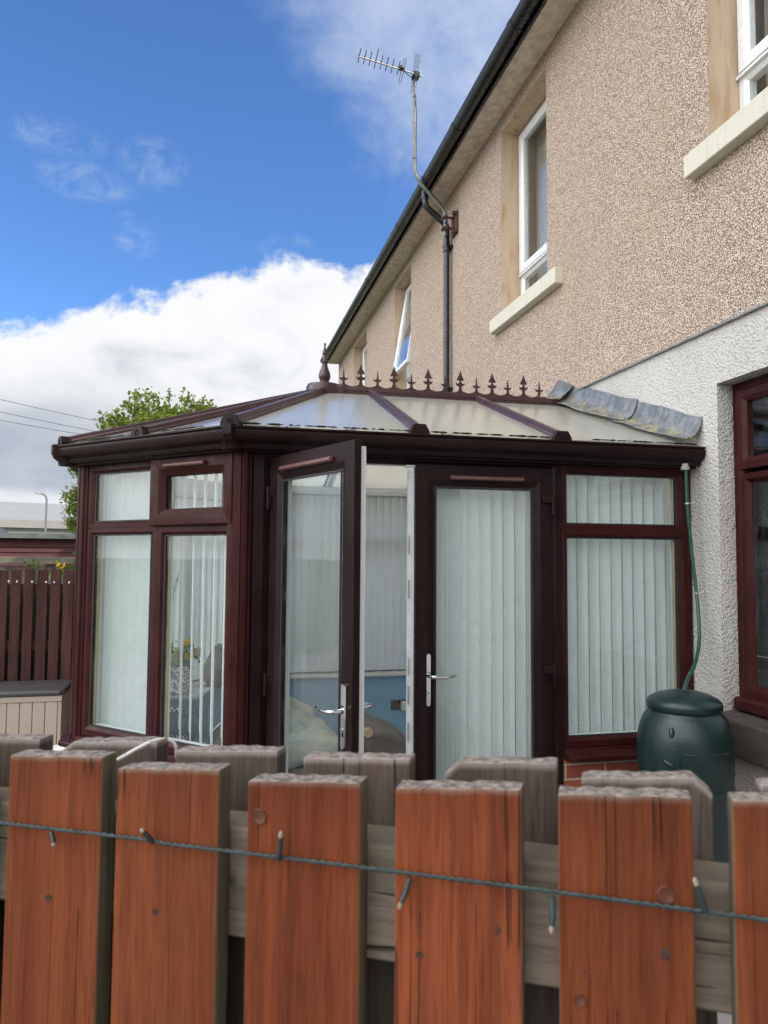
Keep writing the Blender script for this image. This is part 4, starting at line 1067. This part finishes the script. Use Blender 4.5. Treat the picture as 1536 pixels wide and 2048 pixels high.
# string of outdoor lights: two twisted green wires with small stub bulbs
lights = thing('string_lights', FM @ Vector((-.2, -.012, 1.414)), 'twisted green light string with small stub bulbs stretched across the close fence', 'string lights')
WZ = lambda s: 1.4135 + .0025*sin((s+.5)*4.1) + (.0015 if s < -.35 else 0)
for ph in (0, pi):
    m = MB(FM); pts = []
    for k in range(880):
        s = -1.85+2.75*k/879; a = 2*pi*s/.0135+ph
        pts.append((s, -.006+.00095*cos(a), WZ(s)+.00095*sin(a)))
    m.tube(pts, .00098, 6); m.build('wire', plain('green_flex', (.018,.034,.036), .45, var=.3, scale=80) if 'green_flex' not in bpy.data.materials else bpy.data.materials['green_flex'], lights, smooth=60)
LED = plain('clear_bulb', (.26,.23,.17), .15, var=.1); GF = bpy.data.materials['green_flex']
for (s0, z0), (s1, z1), mt_ in (((-.455,1.4125),(-.4475,1.4035),MT['black_plastic']), ((-.3545,1.4145),(-.3635,1.427),MT['black_plastic']), ((-.2425,1.414),(-.2385,1.438),GF), ((-.1365,1.413),(-.1435,1.392),GF), ((-.033,1.413),(-.0335,1.390),GF), ((.067,1.416),(.060,1.439),GF)):
    m = MB(FM); a = Vector((s0,-.007,z0)); b = Vector((s1,-.012,z1)); m.tube([a, a.lerp(b,.5)+Vector((.0006,0,0)), a.lerp(b,.80)], [.0021,.0021,.0019], 8); bo = m.build('bulb', mt_, lights, smooth=50)
    m = MB(FM); m.tube([a.lerp(b,.78), a.lerp(b,.93), b], [.0018,.0018,.0009], 8); m.build('bulb_tip', LED, bo, smooth=60)
# loop of white cable round the second bare board
m = MB(FM)
m.tube(smooth_path([(-.430,.020,1.462),(-.420,.034,1.4665),(-.413,.056,1.4725),(-.407,.074,1.4755),(-.400,.087,1.4735),(-.3965,.093,1.466),(-.398,.097,1.455)]), .0017, 8)
tag(m.build('white_cable', MT['white_plastic'], None, smooth=60), 'loose loop of thin white cable lying over the fence boards', 'cable')

# ------------------------------------------------------------------ far brown fence across the garden
YF = 7.0
bf = thing('brown_fence', (-1.4, YF, 0), 'dark brown vertical board fence across the garden behind the storage box', 'fence')
random.seed(3)
k = 0; x = -3.99
while x < .35:
    m = MB(); w = .080+random.uniform(-.004,.004); t0 = 1.535+random.uniform(-.006,.006); l = random.uniform(-.004,.004)
    m.loft([[(x,YF,.03),(x+w,YF,.03),(x+w,YF+.018,.03),(x,YF+.018,.03)],[(x+l,YF,t0),(x+w+l,YF,t0+random.uniform(-.003,.003)),(x+w+l,YF+.018,t0),(x+l,YF+.018,t0)]])
    m.build('board', MT['fence_brown'], bf, bevel=.003); x += .1055
for z in (.30, .88, 1.36):
    m = MB(); m.box(-4.0, .4, YF+.019, YF+.055, z-.04, z+.04); m.build('rail', MT['fence_brown'], bf)
m = MB(); m.box(-4.0,.4,YF+.30,YF+.32,.0,1.40); m.build('gap_shade_sheet', MT['gap_shade'], bf)  # added dark sheet that paints the shade seen through the board gaps
sl2 = thing('string_lights', (-1.5, YF-.02, 1.42), 'fine light string with white dots along the dark brown fence', 'string lights')
m = MB(); pts = [(-4.0+.04*k, YF-.010, 1.44-.022*(k*.04-2.2)/1.0*.9+.006*sin(k*.9)) for k in range(106)]; m.tube(pts, .0016, 5); m.build('wire', MT['black_plastic'], sl2)
for k in range(30):
    x = -3.9+.1*k+.02*sin(k*2.1); z = 1.44-.022*(x+4-2.2)*.9-.006
    m = MB(); m.lathe([(.001,-.010),(.0075,-.004),(.0085,.003),(.005,.009),(.001,.011)], (x,YF-.014,z), 8); m.build('bulb', MT['white_plastic'], sl2, smooth=60)

# ------------------------------------------------------------------ garden storage box
sb = thing('storage_box', (-1.75, 6.72, 0), 'beige plastic storage box with a dark grey lid in front of the brown fence', 'storage box')
BEI = plain('beige_plastic', (.42,.35,.29), .5, var=.04, scale=3); GRY = plain('dark_grey_lid', (.055,.052,.056), .45, var=.08)
x0, x1, y0, y1 = -2.42, -1.135, 6.50, 6.93
m = MB(); m.box(x0+.02, x1-.02, y0+.02, y1, .03, .53); b = m.build('box_body', BEI, sb, bevel=.01)
m = MB(); m.box(x0+.005, x1-.005, y0+.004, y1, .485, .535)
x = x1-.035
while x > x0+.06:
    m.box(x-.092, x-.004, y0+.010, y0+.022, .05, .482); x -= .094
m.box(x1-.035, x1-.008, y0+.012, y1, .05, .482)
m.build('front_panel', BEI, b, bevel=.004)
m = MB(); secs = []
for z, e in ((.53,-.004),(.535,.006),(.556,.010),(.575,.004),(.582,-.018)): secs.append([(x0-e,y0-e,z),(x1+e-.03,y0-e,z),(x1+e,y0-e+.035,z),(x1+e,y1,z+.012*(z>.57)),(x0-e,y1,z+.012*(z>.57))])
m.loft(secs); m.build('lid', GRY, sb, bevel=.006)
m = MB(); m.lathe([(.10,.36),(.13,.40),(.155,.44),(.165,.452),(.165,.462),(.15,.464),(.14,.45),(.0,.44)], (-.86,4.98,0), 24)
m.lathe([(.09,.0),(.11,.02),(.12,.36),(.10,.362)], (-.86,4.98,0), 24)
tag(m.build('white_pot', MT['white_plastic'], None, smooth=40), 'white plastic pot half hidden under the conservatory sill', 'pot')

# ------------------------------------------------------------------ beyond the garden
def shed():
    t = thing('garden_shed', (-4, 13, 0), 'maroon overlapping board shed with a low grey felt roof behind the fences', 'shed')
    A = Vector((-6.2,10.2,0)); d = Vector((.985,.17,0)).normalized(); n = Vector((d.y,-d.x,0)); L = 7.2
    a = Matrix(((d.x,-n.x,0,A.x),(d.y,-n.y,0,A.y),(0,0,1,0),(0,0,0,1)))
    m = MB(a); z = .05
    while z < 1.88: m.prism([(0,z),(-.022,z),(-.004,z+.075),(0,z+.075)], 'x', 0, L); z += .072
    m.box(0,L,.001,2.4,.0,1.90)
    mt_, N = mat('maroon_boards')
    g = N.noise(N.scale(N.co, (1.2,1.2,14)), 5, 6, .7)
    c = N.mix(N.ramp(g,.3,.7), (.095,.022,.026), (.060,.015,.018)); c = N.mix(N.ramp(N.noise(N.scale(N.co,(2,2,30)),6,6,.75),.64,.75,0,.6), c, (.28,.19,.18))
    setp(N, c, .7)
    m.build('board_wall', mt_, t)
    m = MB(a); m.box(-.1,L+.1,-.12,-.09,1.89,1.955); m.box(-.1,L+.1,-.09,2.5,1.93,1.96); m.build('felt_roof', plain('green_grey_felt', (.10,.115,.11), .8, var=.3, scale=5), t)
shed()
gf = thing('grey_fence', (-3, 8.9, 0), 'weathered grey board fence with a top rail below the maroon shed', 'fence')
A = Vector((-5.2, 8.5, 0))
m = MB(); m.box(-5.2, .6, 8.80, 8.86, 1.565, 1.645); m.build('top_rail', MT['rail'], gf, bevel=.004)
random.seed(9); x = -5.2
while x < .6:
    m = MB(); m.box(x, x+.088, 8.862, 8.88, .03, 1.55+random.uniform(-.01,.01)); m.build('board', MT['bare'] if False else bpy.data.materials['weathered_bare_board'], gf); x += .098
def warehouse():
    t = thing('warehouse', (-22, 74, 0), 'long white industrial building with a grey gutter band in the distance', 'warehouse')
    W = plain('white_cladding', (.23,.235,.23), .55, var=.05, scale=.4); G = plain('grey_gutter_band', (.27,.265,.26), .6, var=.1, scale=.4)
    A = Vector((-34,66,0)); d = Vector((.94,.34,0)).normalized(); n = Vector((-d.y,d.x,0)); L = 46
    a = Matrix(((d.x,n.x,0,A.x),(d.y,n.y,0,A.y),(0,0,1,0),(0,0,0,1)))
    m = MB(a); m.box(0,L,0,30,0,4.55); m.build('wall', W, t)
    m = MB(a); m.box(-.1,L+.1,-.35,.2,4.2,4.9); m.build('gutter_band', G, t)
    m = MB(a); m.loft([[(x,.0,4.75),(x,14,7.4),(x,30,4.75)] for x in (-.2,L+.2)]); m.build('roof', W, t)
warehouse()
def outbuilding():
    t = thing('outbuilding', (-19.5, 46, 0), 'low building with a dark grey sloping roof in front of the white warehouse', 'building')
    m = MB(); m.box(-28,-12.6,44,52,0,2.6); m.build('wall', plain('pale_harling', (.5,.49,.46), .8), t)
    m = MB(); m.loft([[(-29,43.6,2.6),(-12.0,43.6,2.6),(-12.0,52.4,2.6),(-29,52.4,2.6)],[(-29,47.9,5.1),(-14.4,47.9,5.1),(-14.4,48.1,5.1),(-29,48.1,5.1)]]); m.build('roof', MT['slate'], t)
outbuilding()
lp = thing('street_lamp', (-9.05, 45, 0), 'grey street lamp post with a short arm in front of the white warehouse', 'street lamp')
m = MB(); m.tube([(-9.05,45,0),(-9.05,45,1.5)], .085, 10); m.tube([(-9.05,45,1.5),(-9.05,45,4.85)] + [(-9.05-.30*(1-cos(a)),45,4.85+.32*sin(a)) for a in (.3,.6,.9,1.2,1.45)], .055, 10); m.build('post', plain('grey_post_paint', (.16,.17,.175), .5), lp, smooth=50)
m = MB(); m.loft([[(-9.25,44.92,5.14),(-9.25,45.08,5.14),(-9.25,45.08,5.22),(-9.25,44.92,5.22)],[(-9.4,44.86,5.14),(-9.4,45.14,5.14),(-9.4,45.1,5.26),(-9.4,44.9,5.26)],[(-9.74,44.9,5.19),(-9.74,45.1,5.19),(-9.74,45.08,5.23),(-9.74,44.92,5.23)]]); m.build('lamp_head', plain('grey_lamp_head', (.25,.26,.27), .5), lp, bevel=.01)
WIREM = plain('grey_wire', (.10,.10,.11), .6)
for i, (za, zb_, lab) in enumerate(((5.50,5.02,'topmost of three thin overhead wires crossing the cloud'), (5.17,4.70,'middle of three thin overhead wires crossing the cloud'), (4.86,4.62,'lowest of three thin overhead wires crossing the cloud'))):
    m = MB(); pts = [(-8.5+9.5*k/24, 20+12*k/24-3.0, za+.35+(zb_-za)*1.25*k/24-.5*(1-(2*k/24-1)**2)*.35+ .028*k) for k in range(25)]
    m.tube(pts, .0085, 5); tag(m.build('overhead_wire', WIREM, None), lab, 'wire', 'overhead wires')

def leaf_mat(name, a, b, c_):
    m, N = mat(name); N.n.remove(N.b)
    r = N.noise(N.co, 1.7, 4); r2 = N.noise(N.co, 23, 2)
    c = N.mix(N.ramp(r,.35,.65), a, b); c = N.mix(N.ramp(r2,.5,.75,0,.6), c, c_)
    d = N.add('ShaderNodeBsdfDiffuse', ins={'Color': c}); tl = N.add('ShaderNodeBsdfTranslucent', ins={'Color': c}); g = N.add('ShaderNodeBsdfGlossy', ins={'Roughness': .45, 'Color': (.5,.5,.5,1)})
    x = N.add('ShaderNodeMixShader', ins={0: .38, 1: d.outputs[0], 2: tl.outputs[0]}); y = N.add('ShaderNodeMixShader', ins={0: .05, 1: x.outputs[0], 2: g.outputs[0]})
    N.l.new(y.outputs[0], N.out.inputs[0]); return m
LEAF = leaf_mat('young_maple_leaf', (.115,.165,.022), (.18,.22,.03), (.06,.10,.014))
SHRUB = leaf_mat('shrub_leaf', (.07,.16,.03), (.13,.22,.04), (.04,.10,.02)); YEL = leaf_mat('yellow_petal', (.75,.48,.03), (.8,.55,.06), (.7,.4,.02)); WHP = leaf_mat('white_petal', (.75,.74,.62), (.7,.68,.55), (.75,.7,.5))
BARK = plain('bark', (.075,.06,.048), .9, var=.4, scale=8, bmp=.01, bscale=15)
def leaf_quad(m, c, s, n=None):
    n = n or Vector((random.gauss(0,1),random.gauss(0,1),random.gauss(0,.8)+.5)).normalized(); a = n.orthogonal().normalized(); a.rotate(Matrix.Rotation(random.uniform(0,6.28),3,n)); b = n.cross(a)
    m.face((c-a*s, c-b*s*.55+n*s*.10, c+a*s, c+b*s*.55+n*s*.10))
def tree():
    random.seed(21)
    base = Vector((-1.25, 24.5, 0)); cen = Vector((-1.25, 24.5, 4.60))
    t = thing('tree', base, 'leafy yellow green tree standing behind the conservatory roof', 'tree')
    tr = MB(); lv = MB()
    tr.tube([base, base+Vector((.05,.02,1.2)), base+Vector((-.05,.05,2.4))], [.22,.17,.14], 10)
    def spray(q, e, n, sg, s0, s1):
        tr.tube([q, q.lerp(e,.5)+Vector((0,0,.05)), e], [.014,.010,.005], 5)
        for u in range(n):
            f = random.uniform(.2,1.1); k = sg*(1.25-.5*f)
            leaf_quad(lv, q.lerp(e, f) + Vector((random.gauss(0,k),random.gauss(0,k),random.gauss(0,k*.9))), random.uniform(s0,s1))
    for k in range(84):
        g = k*2.39996; zz = 1-1.5*(k+.5)/84
        rr = math.sqrt(max(0,1-zz*zz)); d = Vector((cos(g)*rr, sin(g)*rr, zz))
        p3 = cen + Vector((d.x*2.3, d.y*2.1, d.z*1.97))*random.uniform(.86,1.04)
        p0 = base+Vector((0,.05,random.uniform(1.8,2.4))); p1 = p0.lerp(p3,.4)+Vector((0,0,.35))
        tr.tube(smooth_path([p0, p1, p0.lerp(p3,.75)+Vector((0,0,.15)), p3],3), [.055-.045*i/9 for i in range(10)], 6)
        for j in range(8):
            q = p1.lerp(p3, random.uniform(.35,1)); e = q+Vector((random.gauss(0,.34),random.gauss(0,.34),random.uniform(-.05,.50)))
            spray(q, e, 60, .15, .06, .105)
    for k in range(16):      # shoots standing clear of the outline
        g = random.uniform(0,6.28); d = Vector((cos(g)*random.uniform(.1,.9), sin(g)*.5, 1)).normalized()
        q = cen + Vector((d.x*2.05, d.y*2, d.z*1.95)); spray(q, q+d*random.uniform(.22,.4)+Vector((0,0,.1)), 15, .05, .04, .07)
    for k in range(44):      # low drooping sprays at the western side
        c0 = Vector((random.uniform(-4.42,-3.5), base.y+random.uniform(-.6,.6), random.uniform(2.0, 4.5)))
        if c0.x < -4.2 and (c0.z > 4.0 or c0.z < 2.9): c0.x += .3
        e = c0+Vector((random.uniform(-.15,.25), random.gauss(0,.2), random.uniform(-.3,.15)))
        tr.tube([base+Vector((-.9,0,2.6+.25*(c0.z-2.6))), c0, e], [.012,.008,.004], 5); spray(c0, e, 70, .10, .04, .07)
    tr.build('trunk', BARK, t, smooth=60); lv.build('crown', LEAF, t)
tree()
def shrub(c, n, spread, h, label, flower=False, size=.045):
    t = thing('flowering_shrub' if flower else 'garden_shrub', c, label, 'plant')
    st = MB(); lv = MB(); fl = MB()
    for k in range(n):
        a = random.uniform(0,6.28); tip = Vector(c)+Vector((cos(a)*spread*random.random(), sin(a)*spread*.5*random.random(), h*random.uniform(.72,1.0)))
        b = Vector(c)+Vector((cos(a)*spread*.2, 0, .0)); st.tube([b, b.lerp(tip,.6)+Vector((0,0,.1)), tip], [.009,.006,.003], 5)
        for u in range(26): leaf_quad(lv, b.lerp(tip, random.uniform(.55,1.02))+Vector((random.gauss(0,.04),random.gauss(0,.04),random.gauss(0,.03))), random.uniform(.5,1)*size)
        if flower:
            for u in range(10): leaf_quad(fl, tip+Vector((random.gauss(0,.022),random.gauss(0,.02),random.gauss(0.01,.018))), .028)
    st.build('stem', BARK, t, smooth=60); lv.build('foliage', SHRUB, t)
    if flower: fl.build('flower', YEL, t)
random.seed(4)
shrub((-1.17,7.45,0), 9, .10, 1.80, 'bright green shrub rising behind the brown fence beside the conservatory')
shrub((-1.36,7.40,0), 4, .07, 1.62, 'low plant with yellow flowers above the brown fence top', True)
shrub((-1.56,7.45,0), 10, .12, 1.63, 'dull green bushy plant just above the brown fence top', size=.03)

# ------------------------------------------------------------------ inside the conservatory
def cushion(c, sx, sy, th, rot, label):
    m = MB(Matrix.Translation(c) @ rot); n = 16
    top = [[None]*(n+1) for _ in range(n+1)]; bot = [[None]*(n+1) for _ in range(n+1)]
    for i in range(n+1):
        for j in range(n+1):
            u, v = 2*i/n-1, 2*j/n-1
            h = th*((1-u**4)*(1-v**4))**.55*(1+.10*sin(5*u+3*v)+.06*sin(9*v-4*u))
            x = u*sx*(1-.10*(1-v*v)*0-.05*v*v*(1-abs(u))) ; y = v*sy*(1-.05*(1-u*u))
            top[i][j] = m._p((x,y,h)); bot[i][j] = m._p((x,y,-h*.7)) if 0 < i < n and 0 < j < n else top[i][j]
    for i in range(n):
        for j in range(n):
            m.idx([top[i][j],top[i+1][j],top[i+1][j+1],top[i][j+1]]); m.idx([bot[i][j],bot[i][j+1],bot[i+1][j+1],bot[i+1][j]])
    o = m.build('cushion', CUSH, None, smooth=80); tag(o, label, 'cushion', 'cushions on the armchair')
def cush():
    m, N = mat('patterned_cushion')
    n = N.noise(N.scale(N.co,(1,1,1)), 7, 5, .6, 1.5); n2 = N.noise(N.co, 11, 3, .5, 2.5)
    c = N.mix(N.ramp(n,.35,.65), (.50,.52,.44), (.33,.42,.42)); c = N.mix(N.ramp(n2,.52,.60,0,.6), c, (.50,.40,.29)); setp(N, c, .85, 0, .2); bump(N, N.noise(N.co, 9, 4), .015); return m
CUSH = cush()
def armchair():
    t = thing('armchair', (.45,4.55,.0), 'taupe leather reclining armchair with chrome arms inside the conservatory', 'armchair')
    L = MT['leather']
    def pad(name, M_, sx, sy, th, par=t):
        m = MB(M_); n = 12
        g = [[None]*(n+1) for _ in range(n+1)]; h_ = [[None]*(n+1) for _ in range(n+1)]
        for i in range(n+1):
            for j in range(n+1):
                u, v = 2*i/n-1, 2*j/n-1; k = ((1-abs(u)**5)*(1-abs(v)**5))**.45
                f = 1-.06*u*u*v*v
                g[i][j] = m._p((u*sx*f, v*sy*f, th*k)); h_[i][j] = m._p((u*sx*f, v*sy*f, -th*k)) if 0 < i < n and 0 < j < n else g[i][j]
        for i in range(n):
            for j in range(n): m.idx([g[i][j],g[i+1][j],g[i+1][j+1],g[i][j+1]]); m.idx([h_[i][j],h_[i][j+1],h_[i+1][j+1],h_[i+1][j]])
        return m.build(name, L, par, smooth=80)
    T = Matrix.Translation; Ry = lambda a: Matrix.Rotation(R(a),4,'Y')
    pad('seat', T((.55,4.55,.42)) @ Ry(-6), .28, .27, .075)
    pad('backrest', T((.22,4.62,.72)) @ Ry(-58), .33, .25, .07)
    pad('headrest', T((.065,4.68,1.0)) @ Ry(-62), .12, .22, .075)
    for y in (4.29, 4.90):
        m = MB(); m.tube(smooth_path([(.02,y,.38),(.05,y,.56),(.18,y,.62),(.55,y,.61),(.72,y,.55),(.74,y,.40),(.55,y,.12),(.3,y,.04)]), .012, 8); m.build('arm', MT['chrome'], t, smooth=60)
    m = MB(); m.lathe([(.30,.02),(.30,.035),(.05,.05),(.04,.36)], (.5,4.6,0), 24); m.build('base', MT['black_plastic'], t, smooth=40)
armchair()
def footstool():
    t = thing('footstool', (1.04,4.48,0), 'sloping taupe leather footstool with a round wooden disc at its side', 'footstool')
    m = MB(); secs = []
    for y in (4.25,4.28,4.5,4.72,4.75):
        e = .015 if y in (4.25,4.75) else 0
        secs.append([(.885+e,y,.50),(.90+e,y,.625-e),(.93,y,.655-e),(.99,y,.668-e),(1.16-e,y,.59-e),(1.20-e,y,.55),(1.19-e,y,.47),(1.0,y,.44)])
    m.loft(secs); m.build('pad', MT['leather'], t, smooth=50, bevel=.012)
    m = MB(); m.tube([(.905,4.262,.652),(.905,4.236,.652)], [.028,.026], 16); m.tube([(.905,4.236,.652),(.905,4.230,.652)], .008, 10); m.build('pivot_disc', plain('pale_wood', (.52,.40,.24), .45), t, smooth=40)
    m = MB(); m.lathe([(.22,.02),(.22,.035),(.04,.05),(.035,.46)], (1.03,4.5,0), 20); m.build('base', MT['black_plastic'], t, smooth=40)
footstool()
cushion((.50,4.36,.585), .25, .22, .085, Matrix.Rotation(R(-6),4,'Y') @ Matrix.Rotation(R(14),4,'Z') @ Matrix.Rotation(R(14),4,'X'), 'pale patterned cushion lying flat on the armchair seat')
cushion((.40,4.50,.74), .26, .21, .075, Matrix.Rotation(R(25),4,'Y') @ Matrix.Rotation(R(18),4,'X'), 'pale patterned cushion propped above the other one')
def side_table():
    t = thing('side_table', (-.20,5.42,0), 'mirrored side table with sparkling crushed crystal panels', 'side table')
    MR = plain('grey_mirror', (.30,.37,.41), .12, .6, var=.05)
    mt_, N = mat('crushed_crystal')
    v = N.add('ShaderNodeTexVoronoi', ins={'Vector': N.co, 'Scale': 110}); id_ = N.add('ShaderNodeSeparateColor', ins={0: v.outputs['Color']})
    setp(N, N.mix(N.ramp(id_.outputs[0],.45,.7), (.08,.08,.085), (.85,.86,.88)), .15, .2); bump(N, v.outputs['Distance'], .006)
    ang = Matrix.Translation((-.20,5.42,0)) @ Matrix.Rotation(R(-18),4,'Z')
    m = MB(ang); m.box(-.20,.20,-.18,.18,.70,.722); m.build('table_top', plain('pale_mirror_top', (.55,.60,.62), .1, .5), t, bevel=.004)
    m = MB(ang); m.box(-.17,.17,-.15,.15,.03,.60); m.box(-.19,.19,-.17,.17,.60,.70); m.build('carcase', MR, t, bevel=.004)
    m = MB(ang); m.box(-.15,.13,-.158,-.149,.10,.46); m.build('crystal_panel', mt_, t)
    m = MB(ang); m.box(-.15,.13,-.178,-.169,.615,.645); m.build('crystal_strip', mt_, t)
    m = MB(ang); m.box(-.192,.192,-.174,-.168,.655,.662); m.build('trim', MT['chrome'], t)
    v_ = thing('flower_vase', (-.185,5.38,.722), 'silver crystal vase of yellow and white roses on the side table', 'vase')
    vm, N = mat('silver_crystal'); vv = N.add('ShaderNodeTexVoronoi', ins={'Vector': N.co, 'Scale': 90}); vi = N.add('ShaderNodeSeparateColor', ins={0: vv.outputs['Color']}); setp(N, N.mix(N.ramp(vi.outputs[0],.3,.6), (.32,.33,.34), (.85,.86,.88)), .2, .2); bump(N, vv.outputs['Distance'], .004)
    m = MB(); m.lathe([(.070,.723),(.078,.728),(.080,.80),(.080,.90),(.078,.905),(.070,.905)], (-.185,5.38,0), 24); m.build('vase_body', vm, v_, smooth=40)
    gr = MB(); random.seed(6)
    for k in range(150): leaf_quad(gr, Vector((-.185+random.gauss(0,.06),5.36+random.gauss(0,.05),.955+random.gauss(0,.045))), random.uniform(.018,.034))
    gr.build('foliage', SHRUB, v_)
    for x, y, z, yl in ((-.265,5.33,1.03,1),(-.235,5.29,.965,0),(-.19,5.31,1.01,0),(-.125,5.31,.975,1),(-.135,5.36,1.055,1),(-.06,5.37,.995,0),(-.21,5.30,.95,0)):
        m = MB(); c = Vector((x,y,z))
        for k in range(26):
            a = k*2.4; r = .006+.0015*k*.75; d = Vector((cos(a)*r, -.016+.0007*k-abs(r)*.1, sin(a)*r)); n = (d+Vector((0,-.02,0))).normalized(); leaf_quad(m, c+d, .016, n)
        m.build('rose', YEL if yl else WHP, v_)
    l = thing('floor_lamp', (-.27,5.44,0), 'slender chrome floor lamp with leaf shaped blades behind the roses', 'lamp')
    m = MB(); m.tube([(-.285,5.44,.0),(-.285,5.44,1.05),(-.275,5.44,1.28),(-.25,5.44,1.40),(-.215,5.44,1.55)], [.011,.010,.009,.007,.003], 10); m.lathe([(.11,.02),(.11,.03),(.02,.045)], (-.285,5.44,0), 20); m.build('stem', MT['chrome'], l, smooth=60)
    for z0, z1, w in ((1.05,1.30,.024),(1.30,1.40,.012),(1.40,1.52,.012)):
        m = MB(); secs = []
        for k in range(13):
            u = k/12; z = z0+(z1-z0)*u; xx = -.285+(max(0,z-1.15)**1.35)*.26; ww = w*sin(pi*u)**.8+.001
            secs.append([(xx-.2*ww,5.425,z),(xx+ww,5.418-.01*sin(pi*u),z),(xx+ww*.6,5.43,z)])
        m.loft(secs); m.build('blade', MT['chrome'], l, smooth=60)
side_table()
